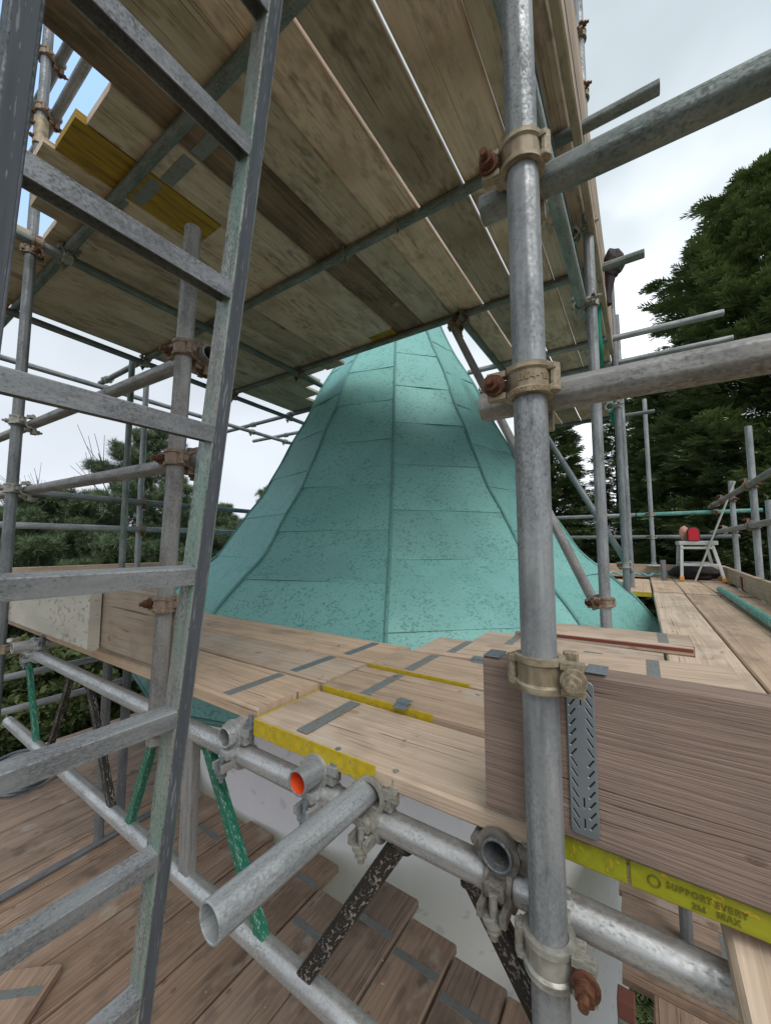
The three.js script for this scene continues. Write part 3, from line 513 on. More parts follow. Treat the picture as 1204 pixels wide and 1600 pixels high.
// ------------------------------------------------------------------ transoms and ledgers of the top lift
const TY = 2.0405, LY = 1.992;
tube('transom', 'first transom overhead, crossing behind the two highest ladder rungs', 'scaffold tube', [-4.0, TY, -0.675], [0.05, TY, -0.70], M.algae);
tube('transom', 'transom overhead behind the ladder and near standard, ending out in the sky', 'scaffold tube', [-4.48, TY - 0.004, -1.52], [0.128, TY, -1.57], M.algae);
tube('transom', 'transom along the front of the spire opening, its cut end out in the sky', 'scaffold tube', [-3.75, TY, -2.42], [0.086, TY, -2.485], M.algae);
tube('transom', 'longer of two pale tubes poking out in front of the conifers', 'scaffold tube', [-1.3, TY, -3.36], [0.552, TY, -3.46], M.galvBright);
tube('transom', 'lower and farther of two pale tubes poking out in front of the conifers', 'scaffold tube', [-1.3, TY, -3.87], [0.672, TY, -3.94], M.galvBright);
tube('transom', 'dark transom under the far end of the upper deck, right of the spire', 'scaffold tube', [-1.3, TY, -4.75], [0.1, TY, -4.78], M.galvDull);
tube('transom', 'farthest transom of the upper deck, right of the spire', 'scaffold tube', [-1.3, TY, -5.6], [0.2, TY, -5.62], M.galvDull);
tube('transom', 'transom under the left wing of the upper deck, poking out past the ladder', 'scaffold tube', [-4.95, TY, -3.235], [-2.5, TY, -3.255], M.galvDull);
tube('transom', 'short transom stub against the sky left of the spire', 'scaffold tube', [-5.03, TY, -3.78], [-3.4, TY, -3.88], M.galv);
tube('ledger', 'ledger under the left wing of the upper deck, clamped to the far left standard', 'scaffold tube', [-2.575, LY, -0.2], [-2.585, LY, -2.72], M.algae);
tube('ledger', 'outer ledger below the left edge of the upper deck', 'scaffold tube', [-3.50, LY, -0.4], [-3.63, LY, -4.2], M.galvDull);
tube('ledger', 'outermost tube left of the upper deck, under the transom ends', 'scaffold tube', [-4.33, 1.955, -0.5], [-4.33, 1.93, -4.6], M.galv);
tube('ledger', 'green tinged tube below the right edge of the upper deck, ending at a standard', 'scaffold tube', [-0.194, 1.6, 0.9], [-0.194, 1.6, -2.16], M.algaeLight);
tube('ledger', 'ledger at the right of the spire opening, overhead', 'scaffold tube', [-0.985, LY, -2.36], [-0.975, LY, -4.2], M.algae);
tube('ledger', 'ledger hidden close under the right edge of the upper deck', 'scaffold tube', [-0.24, LY, 0.9], [-0.24, LY, -5.8], M.algae);

// braces
tube('brace', 'brace sloping down from the spire opening to the rusty clamp', 'scaffold tube', [-1.04, 1.96, -2.38], [-0.195, 0.10, -2.14], M.old);
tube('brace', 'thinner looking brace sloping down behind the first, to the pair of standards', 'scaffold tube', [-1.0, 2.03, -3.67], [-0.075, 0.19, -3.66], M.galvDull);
tube('brace', 'short rusty brace under the outer ledger, beside the ladder', 'scaffold tube', [-3.62, 1.96, -2.40], [-4.1, 1.15, -2.40], M.rust);

// short transoms on the lattice beam
const SY = -0.0635;
tube('transom', 'short tube end under the left boards, right of the ladder', 'scaffold tube', [-0.878, SY, -0.600], [-0.878, SY, -1.35], M.alu, { seg: 32 });
tube('transom', 'short tube end painted orange inside, under the yellow edged board', 'scaffold tube', [-0.594, SY, -0.572], [-0.594, SY, -1.35], M.galv, { seg: 32 });
tube('transom', 'long tube reaching out towards the camera under the yellow edged board', 'scaffold tube', [-0.474, SY, -0.312], [-0.447, SY, -1.35], M.galvBright, { seg: 44 });
tube('transom', 'short tube end with a cast clamp, just left of the near standard', 'scaffold tube', [-0.208, SY, -0.614], [-0.208, SY, -1.35], M.galvDull, { seg: 32 });
tube('transom', 'short tube end at the far left, above the end of the lattice beam', 'scaffold tube', [-2.425, SY, -0.55], [-2.425, SY, -1.35], M.alu);
part('painted_bore', new THREE.CylinderGeometry(0.0199, 0.0199, 0.2, 28, 1, true), M.orange, scene.children.find((o) => o.userData.label?.includes('orange inside')), [0, 0.102, 0]);

// tubes lying loose
tube('loose_tube', 'green tinged tube lying on the right hand boards', 'scaffold tube', [0.540, 0.024, -4.42], [0.505, 0.024, -1.9], M.tealPaint);
tube('loose_tube', 'thin grey tube lying along the lower deck, behind the ladder', 'scaffold tube', [-2.60, -1.272, -0.1], [-2.66, -1.272, -1.45], M.galvDull, { r: 0.016, wall: 0.003 });

// ------------------------------------------------------------------ couplers
const X = [1, 0, 0], Y = [0, 1, 0], Z = [0, 0, 1], F = [0, 0, 1];
const BR = { body: M.brass, bolt: M.rust }, CB = { body: M.castBrown, bolt: M.rust }, GR = { body: M.castGrey, bolt: M.rust }, GG = { body: M.castGrey, bolt: M.castGrey }, AL = { body: M.alu, bolt: M.zincPlate };
coupler('pale rust speckled coupler joining the near standard and the upper guard rail', [-0.1315, 1.020, -0.587], Y, X, F, { body: M.brass, bolt: M.rust });
const lettered = coupler('cream coupler with raised EN74-1B lettering on the near standard', [-0.131, 0.652, -0.587], Y, X, F, BR);
coupler('brassy coupler on the near standard at the top of the grey toe board', [-0.129, 0.232, -0.588], Y, X, F, { body: M.brass, bolt: M.brass }, { mirror: true, single: true });
coupler('pale coupler with a big rusty nut low on the near standard, holding the lattice beam', [-0.129, -0.128, -0.588], Y, X, F, { body: M.castGrey, bolt: M.rust }, { mirror: true });
{
  const wrap = (s, size, y, r, span, h0) => { const n = s.length; for (let k = 0; k < n; k++) { if (s[k] === ' ') continue; const { g, w } = letters(s[k], size, 0.0011), a = h0 + span * ((k + 0.5) / n - 0.5), m = part('lettering', g.translate(-w / 2, -size / 2, 0), M.brassLetter, lettered, [Math.sin(a) * r, y, Math.cos(a) * r]); m.rotation.y = a; } };
  M.brassLetter = std({ color: col(0.30, 0.23, 0.13), roughness: 0.7, metalness: 0.3 });
  wrap('EN74-1B', 0.0105, 0.002, 0.0303, 1.5, 0.42); wrap('DROP FORGED', 0.0062, -0.0185, 0.0337, 1.75, 0.36);
  part('cleat', new RoundedBoxGeometry(0.02, 0.045, 0.012, 2, 0.003), M.brass, scene.children.find((o) => o.userData.label?.startsWith('brassy coupler')), [0.036, 0.004, -0.028]);
}
coupler('rusty coupler joining the open topped tube and the upper left rail', [-1.146, 1.008, -0.600], Y, X, F, CB);
coupler('rusty coupler joining the open topped tube and the lower left rail', [-1.163, 0.671, -0.600], Y, X, F, CB);
coupler('rusty bolted coupler on the open topped tube, at the tan toe board', [-1.186, 0.235, -0.600], Y, X, F, CB, { single: true });
coupler('rusty coupler low behind the ladder where the open topped tube meets the lattice beam', [-1.200, -0.108, -0.600], Y, X, F, CB);
coupler('grey coupler joining the far left standard and the upper left rail', [-2.660, 1.052, -0.555], Y, X, F, GG);
coupler('grey coupler joining the far left standard and the lower left rail', [-2.655, 0.697, -0.555], Y, X, F, GG);
coupler('weathered coupler at the foot of the far left standard, over the lattice beam', [-2.645, -0.10, -0.570], Y, X, F, BR);
coupler('coupler high on the far left standard at the upper top left tube', [-2.688, 3.19, -0.555], Y, X, F, CB);
coupler('coupler high on the far left standard at the lower top left tube', [-2.684, 2.84, -0.555], Y, X, F, CB);
coupler('coupler where the far left standard meets the ledger under the upper deck', [-2.676, 1.992, -0.555], Y, Z, [-1, 0, 0], CB, { gap: 0.098 });
coupler('coupler under the ledger where it crosses the first transom at top left', [-2.575, LY, -0.68], Z, X, [0, -1, 0], GG);
coupler('coupler where the left ledger meets the transom in front of the spire', [-2.583, LY, -2.43], Z, X, [0, -1, 0], CB);
coupler('coupler where the outer ledger meets the transom left of the ladder', [-3.537, LY, -1.52], Z, X, [0, -1, 0], GR);
coupler('coupler where the outer ledger meets the transom beside the spire', [-3.566, LY, -2.42], Z, X, [0, -1, 0], CB);
coupler('coupler where the outer ledger meets the far left wing transom', [-3.60, LY, -3.24], Z, X, [0, -1, 0], GR);
coupler('coupler on the outermost left tube at the second transom', [-4.33, 1.948, -1.52], Z, X, [0, -1, 0], GR, { gap: 0.09 });
coupler('coupler on the outermost left tube at the wing transom', [-4.33, 1.938, -3.24], Z, X, [0, -1, 0], GR, { gap: 0.1 });
coupler('coupler on the outermost left tube at the short stub', [-4.33, 1.935, -3.82], Z, X, [0, -1, 0], GR, { gap: 0.1 });
coupler('grey coupler joining the tall standard and the green tinged edge tube', [-0.1535, 1.60, -2.06], Y, Z, [1, 0, 0], GG, { gap: 0.046 });
coupler('coupler on the tall standard at the height of the upper boards', [-0.1525, 1.985, -2.06], Y, Z, [1, 0, 0], GG, { gap: 0.07 });
coupler('mossy coupler on the tall standard beside the stacked boards', [-0.151, 2.72, -2.055], Y, Z, [1, 0, 0], BR);
coupler('highest mossy coupler on the tall standard, at the top of the picture', [-0.1505, 3.06, -2.053], Y, Z, [1, 0, 0], BR);
coupler('very rusty swivel clamp at the foot of the brace on the tall standard', [-0.1572, 0.145, -2.07], Y, [0.41, -0.91, 0.12], [0.5, 0, 0.87], CB);
coupler('coupler at the foot of the farther brace on the pair of standards', [-0.118, 0.25, -3.6], Y, [0.45, -0.9, 0], F, GR);
coupler('coupler on the paired standard below the upper deck, beside a green sheet', [-0.120, 1.55, -3.61], Y, Z, [1, 0, 0], GG);
coupler('cluster coupler at the corner of the spire opening, above the brace', [-0.983, LY, -2.462], Z, X, [0, -1, 0], CB);
coupler('coupler at the top of the brace by the spire opening', [-1.02, 1.93, -2.375], [0.41, -0.91, 0.12], X, [0, -0.5, 0.86], CB);
coupler('silver coupler on the lattice beam under the tube end right of the ladder', [-0.878, -0.114, BZ], X, Z, [0, -1, 0], AL, { gap: 0.0505 });
coupler('silver coupler on the lattice beam under the orange bored tube', [-0.594, -0.114, BZ], X, Z, [0, -1, 0], AL, { gap: 0.0505 });
coupler('hanging coupler on the lattice beam under the long foreground tube', [-0.452, -0.114, BZ], X, Z, [0, -1, 0], GG, { gap: 0.0505 });
coupler('heavy cast coupler on the lattice beam just left of the near standard', [-0.208, -0.114, BZ], X, Z, [0, -1, 0], { body: M.castDark, bolt: M.castGrey }, { gap: 0.0505 });
coupler('silver coupler on the lattice beam at its far left end', [-2.425, -0.114, BZ], X, Z, [0, -1, 0], AL, { gap: 0.0505 });
coupler('coupler joining the far round based standard and the green rail', [0.110, 0.805, -6.0], Y, X, F, GR, { gap: 0.035 });
coupler('coupler joining the far round based standard and the lower grey rail', [0.110, 0.51, -6.0], Y, X, F, GR, { gap: 0.035 });
coupler('coupler on the upper right rail at the tallest right standard', [0.778, 0.90, -4.28], Y, Z, [1, 0, 0], CB, { gap: 0.035 });
coupler('coupler on the lower right rail at the tallest right standard', [0.776, 0.568, -4.28], Y, Z, [1, 0, 0], CB, { gap: 0.035 });
coupler('coupler on the upper right rail at the short standard behind the hop-up', [0.828, 0.896, -5.5], Y, Z, [1, 0, 0], CB, { gap: 0.08 });
coupler('coupler on the lower right rail at the short standard behind the hop-up', [0.828, 0.566, -5.5], Y, Z, [1, 0, 0], GR, { gap: 0.08 });
coupler('coupler at the end of the upper right rail, over the green far rail', [0.745, 0.893, -6.0], Z, X, [0, 1, 0], CB, { gap: 0.088 });
coupler('coupler on the pale left standard at the upper far left rail', [-3.83, 0.797, -1.67], Y, Z, [-1, 0, 0], CB);
coupler('coupler on the pale left standard at the lower far left rail', [-3.83, 0.55, -1.67], Y, Z, [-1, 0, 0], CB);
{ // sleeve that joins two lengths of the far left standard
  const t = thing('sleeve_coupler', 'pale sleeve coupler with two bolts on the far left standard, top left', 'coupler', [-2.682, 2.70, -0.555]);
  part('sleeve', new THREE.CylinderGeometry(0.032, 0.032, 0.16, 20), M.brass, t); for (const y of [-0.045, 0.03]) { const b = part('bolt', halfBolt, M.rust, t, [0.045, y, 0.005]); part('nut', halfNut, M.rust, b); } part('hinge', new THREE.CylinderGeometry(0.008, 0.008, 0.16, 10).translate(-0.034, 0, 0.012), M.brass, t);
}
for (const [x, z, lab] of [[-0.96, -1.55, 'right hand wire tie round the transom overhead, above the spire'], [-1.30, -1.545, 'left hand wire tie round the transom overhead, above the spire']]) {
  const t = thing('wire_tie', lab, 'wire tie', [x, TY, z]); for (const d of [-0.006, 0.006]) part('loop', new THREE.TorusGeometry(0.0275, 0.0028, 6, 24).rotateY(Math.PI / 2), M.castGrey, t, [d, 0, 0]); part('twist', new THREE.CylinderGeometry(0.004, 0.002, 0.03, 6), M.rust, t, [0, -0.04, 0]);
}

// ------------------------------------------------------------------ ladder
{
  const t = thing('ladder', 'galvanised box section ladder leaning up past the left of the spire', 'ladder', [-0.936, -1.29, -0.244]);
  const lean = Math.atan(0.157); t.rotation.z = -lean;
  const L = 4.3; for (const [z, m] of [[-0.1495, M.ladder], [0.1495, M.ladderDark]]) { const g = new RoundedBoxGeometry(0.043, L, 0.029, 2, 0.0035), uv = g.attributes.uv, p = g.attributes.position; for (let i = 0; i < uv.count; i++) uv.setXY(i, uv.getX(i) * 0.3 + z, p.getY(i) / 0.6); part('stile', g, m, t, [0, L / 2, z]); part('stile_dark_face', uvScale(new RoundedBoxGeometry(0.002, L, 0.021, 1, 0.0008), 0.4, 6), M.web, t, [0.0218, L / 2, z]); }  // box stiles, each with a thin darker strip laid over its +x face
  const U = new THREE.Shape(); [[-0.016, -0.017], [-0.0135, -0.017], [-0.0135, 0.0135], [0.0135, 0.0135], [0.0135, -0.017], [0.016, -0.017], [0.016, 0.014], [0.0145, 0.016], [-0.0145, 0.016], [-0.016, 0.014]].forEach(([x, y], i) => (i ? U.lineTo(x, y) : U.moveTo(x, y)));
  const rungGeo = new THREE.ExtrudeGeometry(U, { depth: 0.272, bevelEnabled: false }).translate(0, 0, -0.136);
  for (let k = 0; k < 17; k++) { const s = (0.117 + 1.29 - 1.011) / Math.cos(lean) + (k - 1) * 0.2535, g = rungGeo.clone(), uv = g.attributes.uv; for (let i = 0; i < uv.count; i++) uv.setXY(i, uv.getX(i) * 7 + k * 0.17, uv.getY(i) * 2.2 + k * 0.3); part('rung', g, M.rung, t, [0.006, s, 0]).scale.y = 0.9; }
}

// ------------------------------------------------------------------ things on the far deck
{
  const t = thing('hop_up', 'small aluminium hop-up platform with orange feet at the far end of the deck', 'hop-up', [0.53, 0, -5.72]);
  const al = metal(S_ALU, [1.1, 1.1, 1.08], { metalness: 0.3 });
  part('platform', new RoundedBoxGeometry(0.34, 0.045, 0.56, 2, 0.006), al, t, [-0.02, 0.43, 0]);
  const leg = (x0, x1, z0, z1) => { const a = V(x0, 0.035, z0), b = V(x1, 0.41, z1), m = part('leg', new RoundedBoxGeometry(0.028, a.distanceTo(b), 0.045, 1, 0.004), al, t); m.position.copy(a).add(b).multiplyScalar(0.5); m.quaternion.setFromUnitVectors(V(0, 1, 0), b.clone().sub(a).normalize()); part('foot', new RoundedBoxGeometry(0.04, 0.045, 0.06, 2, 0.006), M.orangeFoot ||= std({ color: col(0.72, 0.27, 0.04), roughness: 0.6 }), m, [0, -a.distanceTo(b) / 2, 0]); };
  leg(-0.185, -0.165, 0.31, 0.25); leg(0.175, 0.10, 0.31, 0.25); leg(-0.185, -0.165, -0.32, -0.25); leg(0.175, 0.10, -0.32, -0.25);
  for (const z of [0.268, -0.27]) { part('cross_bar', new RoundedBoxGeometry(0.29, 0.026, 0.03, 1, 0.004), al, t, [-0.03, 0.375, z]); part('step', new RoundedBoxGeometry(0.31, 0.028, 0.04, 1, 0.004), al, t, [-0.01, 0.19, z * 1.08]); }
  const st = part('stay', new THREE.CylinderGeometry(0.005, 0.005, 0.62, 8), al, t, [-0.17, 0.2, 0]); st.rotation.x = 1.05;
}
{
  const t = thing('bag', 'small red bag with dark trim on the hop-up', 'bag', [0.475, 0.455, -5.50]);
  const s = new THREE.Shape(); s.moveTo(-0.05, 0); s.lineTo(0.05, 0); s.lineTo(0.05, 0.10); s.quadraticCurveTo(0.045, 0.14, 0.012, 0.145); s.lineTo(-0.012, 0.145); s.quadraticCurveTo(-0.045, 0.14, -0.05, 0.10); s.closePath();
  part('body', new THREE.ExtrudeGeometry(s, { depth: 0.05, bevelEnabled: true, bevelSize: 0.007, bevelThickness: 0.01, bevelSegments: 3 }), std({ color: col(0.035, 0.03, 0.035), roughness: 0.8 }), t);
  const p = part('front_panel', new THREE.ExtrudeGeometry(s, { depth: 0.012, bevelEnabled: true, bevelSize: 0.002, bevelThickness: 0.004, bevelSegments: 2 }), std({ color: col(0.62, 0.018, 0.035), roughness: 0.7 }), t, [0, 0.004, 0.056]); p.scale.set(0.9, 0.93, 1);
  const c = thing('cloth', 'crumpled pink cloth with a yellow strap behind the red bag', 'cloth', [0.41, 0.455, -5.55]);
  const g = new THREE.IcosahedronGeometry(0.048, 5), q = g.attributes.position; for (let i = 0; i < q.count; i++) { const v = V(q.getX(i), q.getY(i), q.getZ(i)), k = 1 + 1.1 * (fbm(v.x * 6 + 0.5, v.y * 6 + v.z * 5 + 0.5, 4, 4, 55, 5) - 0.5); q.setXYZ(i, v.x * k * 0.9, v.y * k * 1.75 + 0.09, v.z * k); } g.computeVertexNormals();
  part('fold', g, std({ color: col(0.55, 0.27, 0.22), roughness: 0.95 }), c); part('strap', new RoundedBoxGeometry(0.012, 0.13, 0.01, 1, 0.003), std({ color: col(0.45, 0.5, 0.04) }), c, [0.025, 0.07, 0.062]);
}
function sack(label, name, pos, scale, colour, seed) {
  const t = thing(name, label, 'bag', pos), g = new THREE.IcosahedronGeometry(1, 5), q = g.attributes.position;
  for (let i = 0; i < q.count; i++) { const v = V(q.getX(i), q.getY(i), q.getZ(i)), k = 1 + 0.55 * (fbm(v.x * 0.7 + 0.5, v.y * 0.7 + v.z * 0.45 + 0.5, 3, 3, seed, 5) - 0.5); q.setXYZ(i, v.x * k * scale[0], (v.y * k + 0.85) * scale[1], v.z * k * scale[2]); }
  g.computeVertexNormals(); part('body', g, std({ color: col(...colour), roughness: 0.75 }), t); return t;
}
sack('black rubbish sack lying under the hop-up', 'sack', [0.50, 0, -5.85], [0.27, 0.10, 0.14], [0.014, 0.010, 0.011], 5);
tube('pole', 'thin pale pole leaning on the right hand rails, behind the hop-up', 'pole', [0.452, 0.005, -5.36], [0.855, 1.09, -5.47], std({ color: col(0.42, 0.41, 0.37), roughness: 0.6 }), { r: 0.0095, wall: 0.002, seg: 12 });
{ // blue ropes
  const r = rng(19), pts = []; for (let k = 0; k < 26; k++) { const s = k / 25; pts.push(V(-0.42 + 0.86 * s, 0.02 + 0.03 * r(), -5.93 + 0.14 * (r() - 0.5))); }
  tag(part('rope', new THREE.TubeGeometry(new THREE.CatmullRomCurve3(pts), 220, 0.012, 7), std({ color: col(0.20, 0.46, 0.52), roughness: 0.9 }), scene), 'pale blue rope lying along the far toe board', 'rope');
  const q = []; for (let k = 0; k < 70; k++) { const a = k * 0.55; q.push(V(-3.78 + (0.20 + 0.03 * r()) * Math.cos(a), -1.27 + 0.0018 * k + 0.01 * r(), -0.96 + (0.16 + 0.03 * r()) * Math.sin(a))); }
  tag(part('cable_coil', new THREE.TubeGeometry(new THREE.CatmullRomCurve3(q), 420, 0.011, 7), std({ color: col(0.12, 0.14, 0.16), roughness: 0.8 }), scene), 'coil of dark grey cable lying on the lower deck at the far left', 'cable');
}
{ // cloth hung over a transom end and green sheet
  const cloth = (label, name, pos, w, h, colour, seed, thick = 0.03) => {
    const t = thing(name, label, name === 'jacket' ? 'jacket' : 'sheet', pos), g = new THREE.BoxGeometry(w, h, thick, 14, 24, 2), q = g.attributes.position;
    for (let i = 0; i < q.count; i++) { const x = q.getX(i), y = q.getY(i), s = (y + h / 2) / h; q.setXYZ(i, x * (0.65 + 0.35 * Math.sin(s * 2.4 + 0.4)) + 0.004 * Math.sin(s * 9), y, q.getZ(i) + 0.008 * Math.sin(x * 60 + s * 5) + 0.02 * fbm(x + 0.5, s, 4, 4, seed, 3)); }
    g.computeVertexNormals(); part('fabric', g, std({ color: col(...colour), roughness: 0.95 }), t); return t;
  };
  const j = sack('dark brown jacket hung on the outside of the scaffold, right of the tall standard', 'jacket', [-0.072, 2.17, -2.80], [0.062, 0.095, 0.05], [0.026, 0.015, 0.017], 23); j.userData.category = 'jacket';
  { const g = new THREE.CylinderGeometry(0.036, 0.022, 0.26, 14, 8), q = g.attributes.position; for (let i = 0; i < q.count; i++) { const y = q.getY(i); q.setX(i, q.getX(i) - 0.02 + 0.012 * Math.sin(y * 18)); } g.computeVertexNormals(); part('sleeve', g, j.children[0].material, j, [-0.012, -0.06, 0]); }
  const g = cloth('narrow green plastic sheet hanging behind the tall standard', 'sheet', [-0.165, 1.75, -2.75], 0.02, 0.42, [0.01, 0.22, 0.13], 8, 0.10); g.rotation.y = 0.1;
  const g2 = cloth('green plastic sheet hanging by the pair of standards', 'sheet', [-0.165, 1.62, -3.75], 0.03, 0.34, [0.01, 0.24, 0.15], 9, 0.10); g2.rotation.y = 0.1;
}
{ // red box end at the far left on the upper lift
  const t = thing('red_board', 'red painted board standing on edge on the upper lift at the far left', 'board', [-3.35, 2.16, -0.66]);
  part('plank', boardGeo(0.9, 0.10, 0.036, rng(88)), std({ color: col(0.46, 0.05, 0.025), roughness: 0.7 }), t).rotation.x = Math.PI / 2;
}
{ // masonry beyond the white corner
  const t = thing('masonry_pier', 'low pier of red brick over grey stone beside the foot of the white wall', 'pier', [-0.132, -1.34, -1.80]);
  part('stone', new RoundedBoxGeometry(0.055, 0.15, 0.06, 2, 0.008), std({ color: col(0.24, 0.26, 0.22), roughness: 1 }), t, [0, -0.055, 0]);
  part('brick', new RoundedBoxGeometry(0.056, 0.062, 0.062, 2, 0.005), std({ color: col(0.22, 0.08, 0.06), roughness: 0.95 }), t, [0.001, 0.054, 0]);
}

{ // flakes, chips and crumbs
  const r = rng(313), g = new THREE.TetrahedronGeometry(0.006, 0).scale(1, 0.35, 1), im = new THREE.InstancedMesh(g, std({ roughness: 1 }), 420), d = new THREE.Object3D(), c = new THREE.Color();
  for (let i = 0; i < 420; i++) { const low = i < 260; d.position.set(low ? -3.6 + 3.4 * r() : 0.06 + 0.62 * r(), low ? -1.2885 : 0.002, low ? -1.45 + 1.3 * r() : -0.9 - 4.6 * r()); if (!low && i % 3 === 0) d.position.set(-2.2 + 2 * r(), 0.002, -0.7 - 0.6 * r()); d.rotation.set(0, r() * 6, 0); const k = 0.3 + 1.3 * r() * r(); d.scale.set(k * (1 + r()), k, k); d.updateMatrix(); im.setMatrixAt(i, d.matrix); c.setRGB(...mix3([0.10, 0.08, 0.06], [0.55, 0.48, 0.38], r())); im.setColorAt(i, c); }
  im.name = 'debris'; im.userData.kind = 'stuff'; im.castShadow = im.receiveShadow = true; tag(im, 'small wood chips and crumbs scattered on the scaffold boards', 'debris'); scene.add(im);
}

// ------------------------------------------------------------------ trees
// sprays: a flat fan of scale-leaf fronds for the conifers, a tuft of needles for the pines, small leaves for the shrubs
function fan(seed, n, L, w, spread, flatness, kind) {
  const r = rng(seed), pos = [], idx = [];
  const blade = (o, d, u, l, ww) => { const b = pos.length / 3, m = o.clone().addScaledVector(d, l * 0.45); const p = [o, m.clone().addScaledVector(u, ww), o.clone().addScaledVector(d, l), m.clone().addScaledVector(u, -ww)]; p.forEach((v) => pos.push(v.x, v.y, v.z)); idx.push(b, b + 1, b + 2, b, b + 2, b + 3); };
  for (let k = 0; k < n; k++) {
    const s = kind === 'tuft' ? 0.1 * r() : Math.pow(k / n, 0.9), a = (k % 2 ? 1 : -1) * spread * (0.55 + 0.45 * r()) * (kind === 'frond' ? 1 - 0.35 * s : 1);
    const d = kind === 'tuft' ? V(r() - 0.5, r() * 0.9 - 0.15, r() - 0.5).addScaledVector(V(1, 0, 0), 0.25).normalize() : V(Math.cos(a), flatness * (r() - 0.5) - 0.12 * s, Math.sin(a)).normalize();
    const o = V(s * L * 0.85, (r() - 0.5) * 0.03 * L - 0.16 * s * s * L, (r() - 0.5) * 0.04 * L), l = kind === 'frond' ? L * (0.48 * (1 - s) + 0.16) * (0.7 + 0.6 * r()) : L * (0.6 + 0.5 * r());
    blade(o, d, V(-d.z, (r() - 0.5) * 0.8, d.x).normalize(), l, w * (0.7 + 0.6 * r()));
  }
  const g = new THREE.BufferGeometry(); g.setAttribute('position', new THREE.Float32BufferAttribute(pos, 3)); g.setIndex(idx); g.computeVertexNormals(); return g;
}
const SPRAYS = { conifer: [fan(1, 17, 0.42, 0.016, 0.75, 0.5, 'frond'), fan(2, 15, 0.36, 0.018, 0.9, 0.6, 'frond')], pine: [fan(3, 26, 0.17, 0.0042, 1.2, 1, 'tuft'), fan(4, 22, 0.19, 0.0045, 1.2, 1, 'tuft')], shrub: [fan(5, 12, 0.10, 0.020, 1.4, 1.6, 'leaf'), fan(6, 11, 0.12, 0.022, 1.4, 1.6, 'leaf')] };
const BARK = std({ map: colourMap(256, 256, (u, v) => mix3([0.13, 0.095, 0.07], [0.045, 0.032, 0.025], fbm(u, v, 16, 4, 99, 4))), roughness: 1 });
const LEAF = std({ color: col(1, 1, 1), roughness: 0.7 });
function limb(a, b, r0, r1, bend = 0) { const m = a.clone().add(b).multiplyScalar(0.5); m.y += bend; const c = new THREE.QuadraticBezierCurve3(a, m, b), g = new THREE.TubeGeometry(c, 6, 1, 6), p = g.attributes.position, n = 7; for (let i = 0; i < p.count; i++) { const s = Math.floor(i / n) / 6, o = c.getPoint(s), rr = r0 + (r1 - r0) * s; p.setXYZ(i, o.x + (p.getX(i) - o.x) * rr, o.y + (p.getY(i) - o.y) * rr, o.z + (p.getZ(i) - o.z) * rr); } g.computeVertexNormals(); return g; }
function tree(name, label, category, [x, y, z], o) {
  const t = thing(name, label, category, [x, y, z], o.group), r = rng(o.seed), H = o.h, limbs = [], M4 = [[], []], C = [[], []], dummy = new THREE.Object3D(), c = new THREE.Color();
  const prof = o.profile || ((s) => Math.pow(1 - s, 0.8));
  const lean = V((r() - 0.5) * 0.04, 1, (r() - 0.5) * 0.04);
  const trunkAt = (s) => V(lean.x * H * s, H * s, lean.z * H * s);
  limbs.push(limb(V(0, 0, 0), trunkAt(0.97), o.trunk, o.trunk * 0.08));
  const nb = o.branches;
  for (let k = 0; k < nb; k++) {
    const s = o.base + (1 - o.base) * Math.pow((k + r()) / nb, o.bias || 1), az = k * 2.39996 + (r() - 0.5) * 0.9, R = o.r * prof((s - o.base) / (1 - o.base)) * (0.5 + 0.55 * r() + 0.45 * Math.pow(r(), 6));
    if (R < 0.05) continue;
    const a = trunkAt(s), rise = o.rise * (0.5 + r()) * R, dir = V(Math.cos(az), 0, Math.sin(az)), tip = a.clone().addScaledVector(dir, R).add(V(0, rise, 0)), bend = -o.droop * R * 0.5;
    const curve = new THREE.QuadraticBezierCurve3(a, a.clone().add(tip).multiplyScalar(0.5).add(V(0, bend + R * 0.08, 0)), tip);
    if (k % (o.limbEvery || 3) === 0) limbs.push(limb(a, curve.getPoint(0.85), o.trunk * 0.16 * (1 - s * 0.6), 0.006, bend));
    const ns = Math.ceil(o.density * R + 2), shadeB = 0.75 + 0.5 * r();
    for (let q = 0; q < ns; q++) {
      const f = o.inner + (1 - o.inner) * Math.sqrt((q + r()) / ns), pt = curve.getPoint(Math.min(1, f)), wd = (o.clump || 0.22) * R * (1.1 - f) + 0.08;
      dummy.position.set(pt.x + (r() - 0.5) * wd * 2, pt.y + (r() - 0.5) * wd * 1.2, pt.z + (r() - 0.5) * wd * 2);
      const yaw = -az + (r() - 0.5) * o.scatter; dummy.rotation.set((r() - 0.5) * o.roll, yaw, (o.tipRise ?? 0.25) * (r() - 0.25) + 0.1, 'YZX'); const sc = o.leaf * (0.65 + 0.7 * r()); dummy.scale.set(sc, sc, sc); dummy.updateMatrix();
      const w = r() < 0.5 ? 0 : 1; M4[w].push(dummy.matrix.clone());
      const tone = clamp(0.55 * shadeB + 0.35 * r() + 0.15 * f); c.setRGB(...mix3(o.dark, o.bright, tone)); C[w].push(c.clone());
    }
  }
  part('trunk', merge(limbs), BARK, t);
  for (const w of [0, 1]) { const im = new THREE.InstancedMesh(SPRAYS[o.spray][w], LEAF, M4[w].length); im.name = 'crown'; M4[w].forEach((m, i) => { im.setMatrixAt(i, m); im.setColorAt(i, C[w][i]); }); im.castShadow = im.receiveShadow = true; im.userData.kind = 'stuff'; t.add(im); }
  return t;
}
const GY = -8.6;
const CON = { spray: 'conifer', group: undefined, base: 0.08, droop: 0.25, rise: 0.22, inner: 0.25, scatter: 1.3, roll: 1.1, trunk: 0.26, leaf: 0.8, density: 34, branches: 800, bias: 1, dark: [0.045, 0.07, 0.038], bright: [0.20, 0.255, 0.105] };
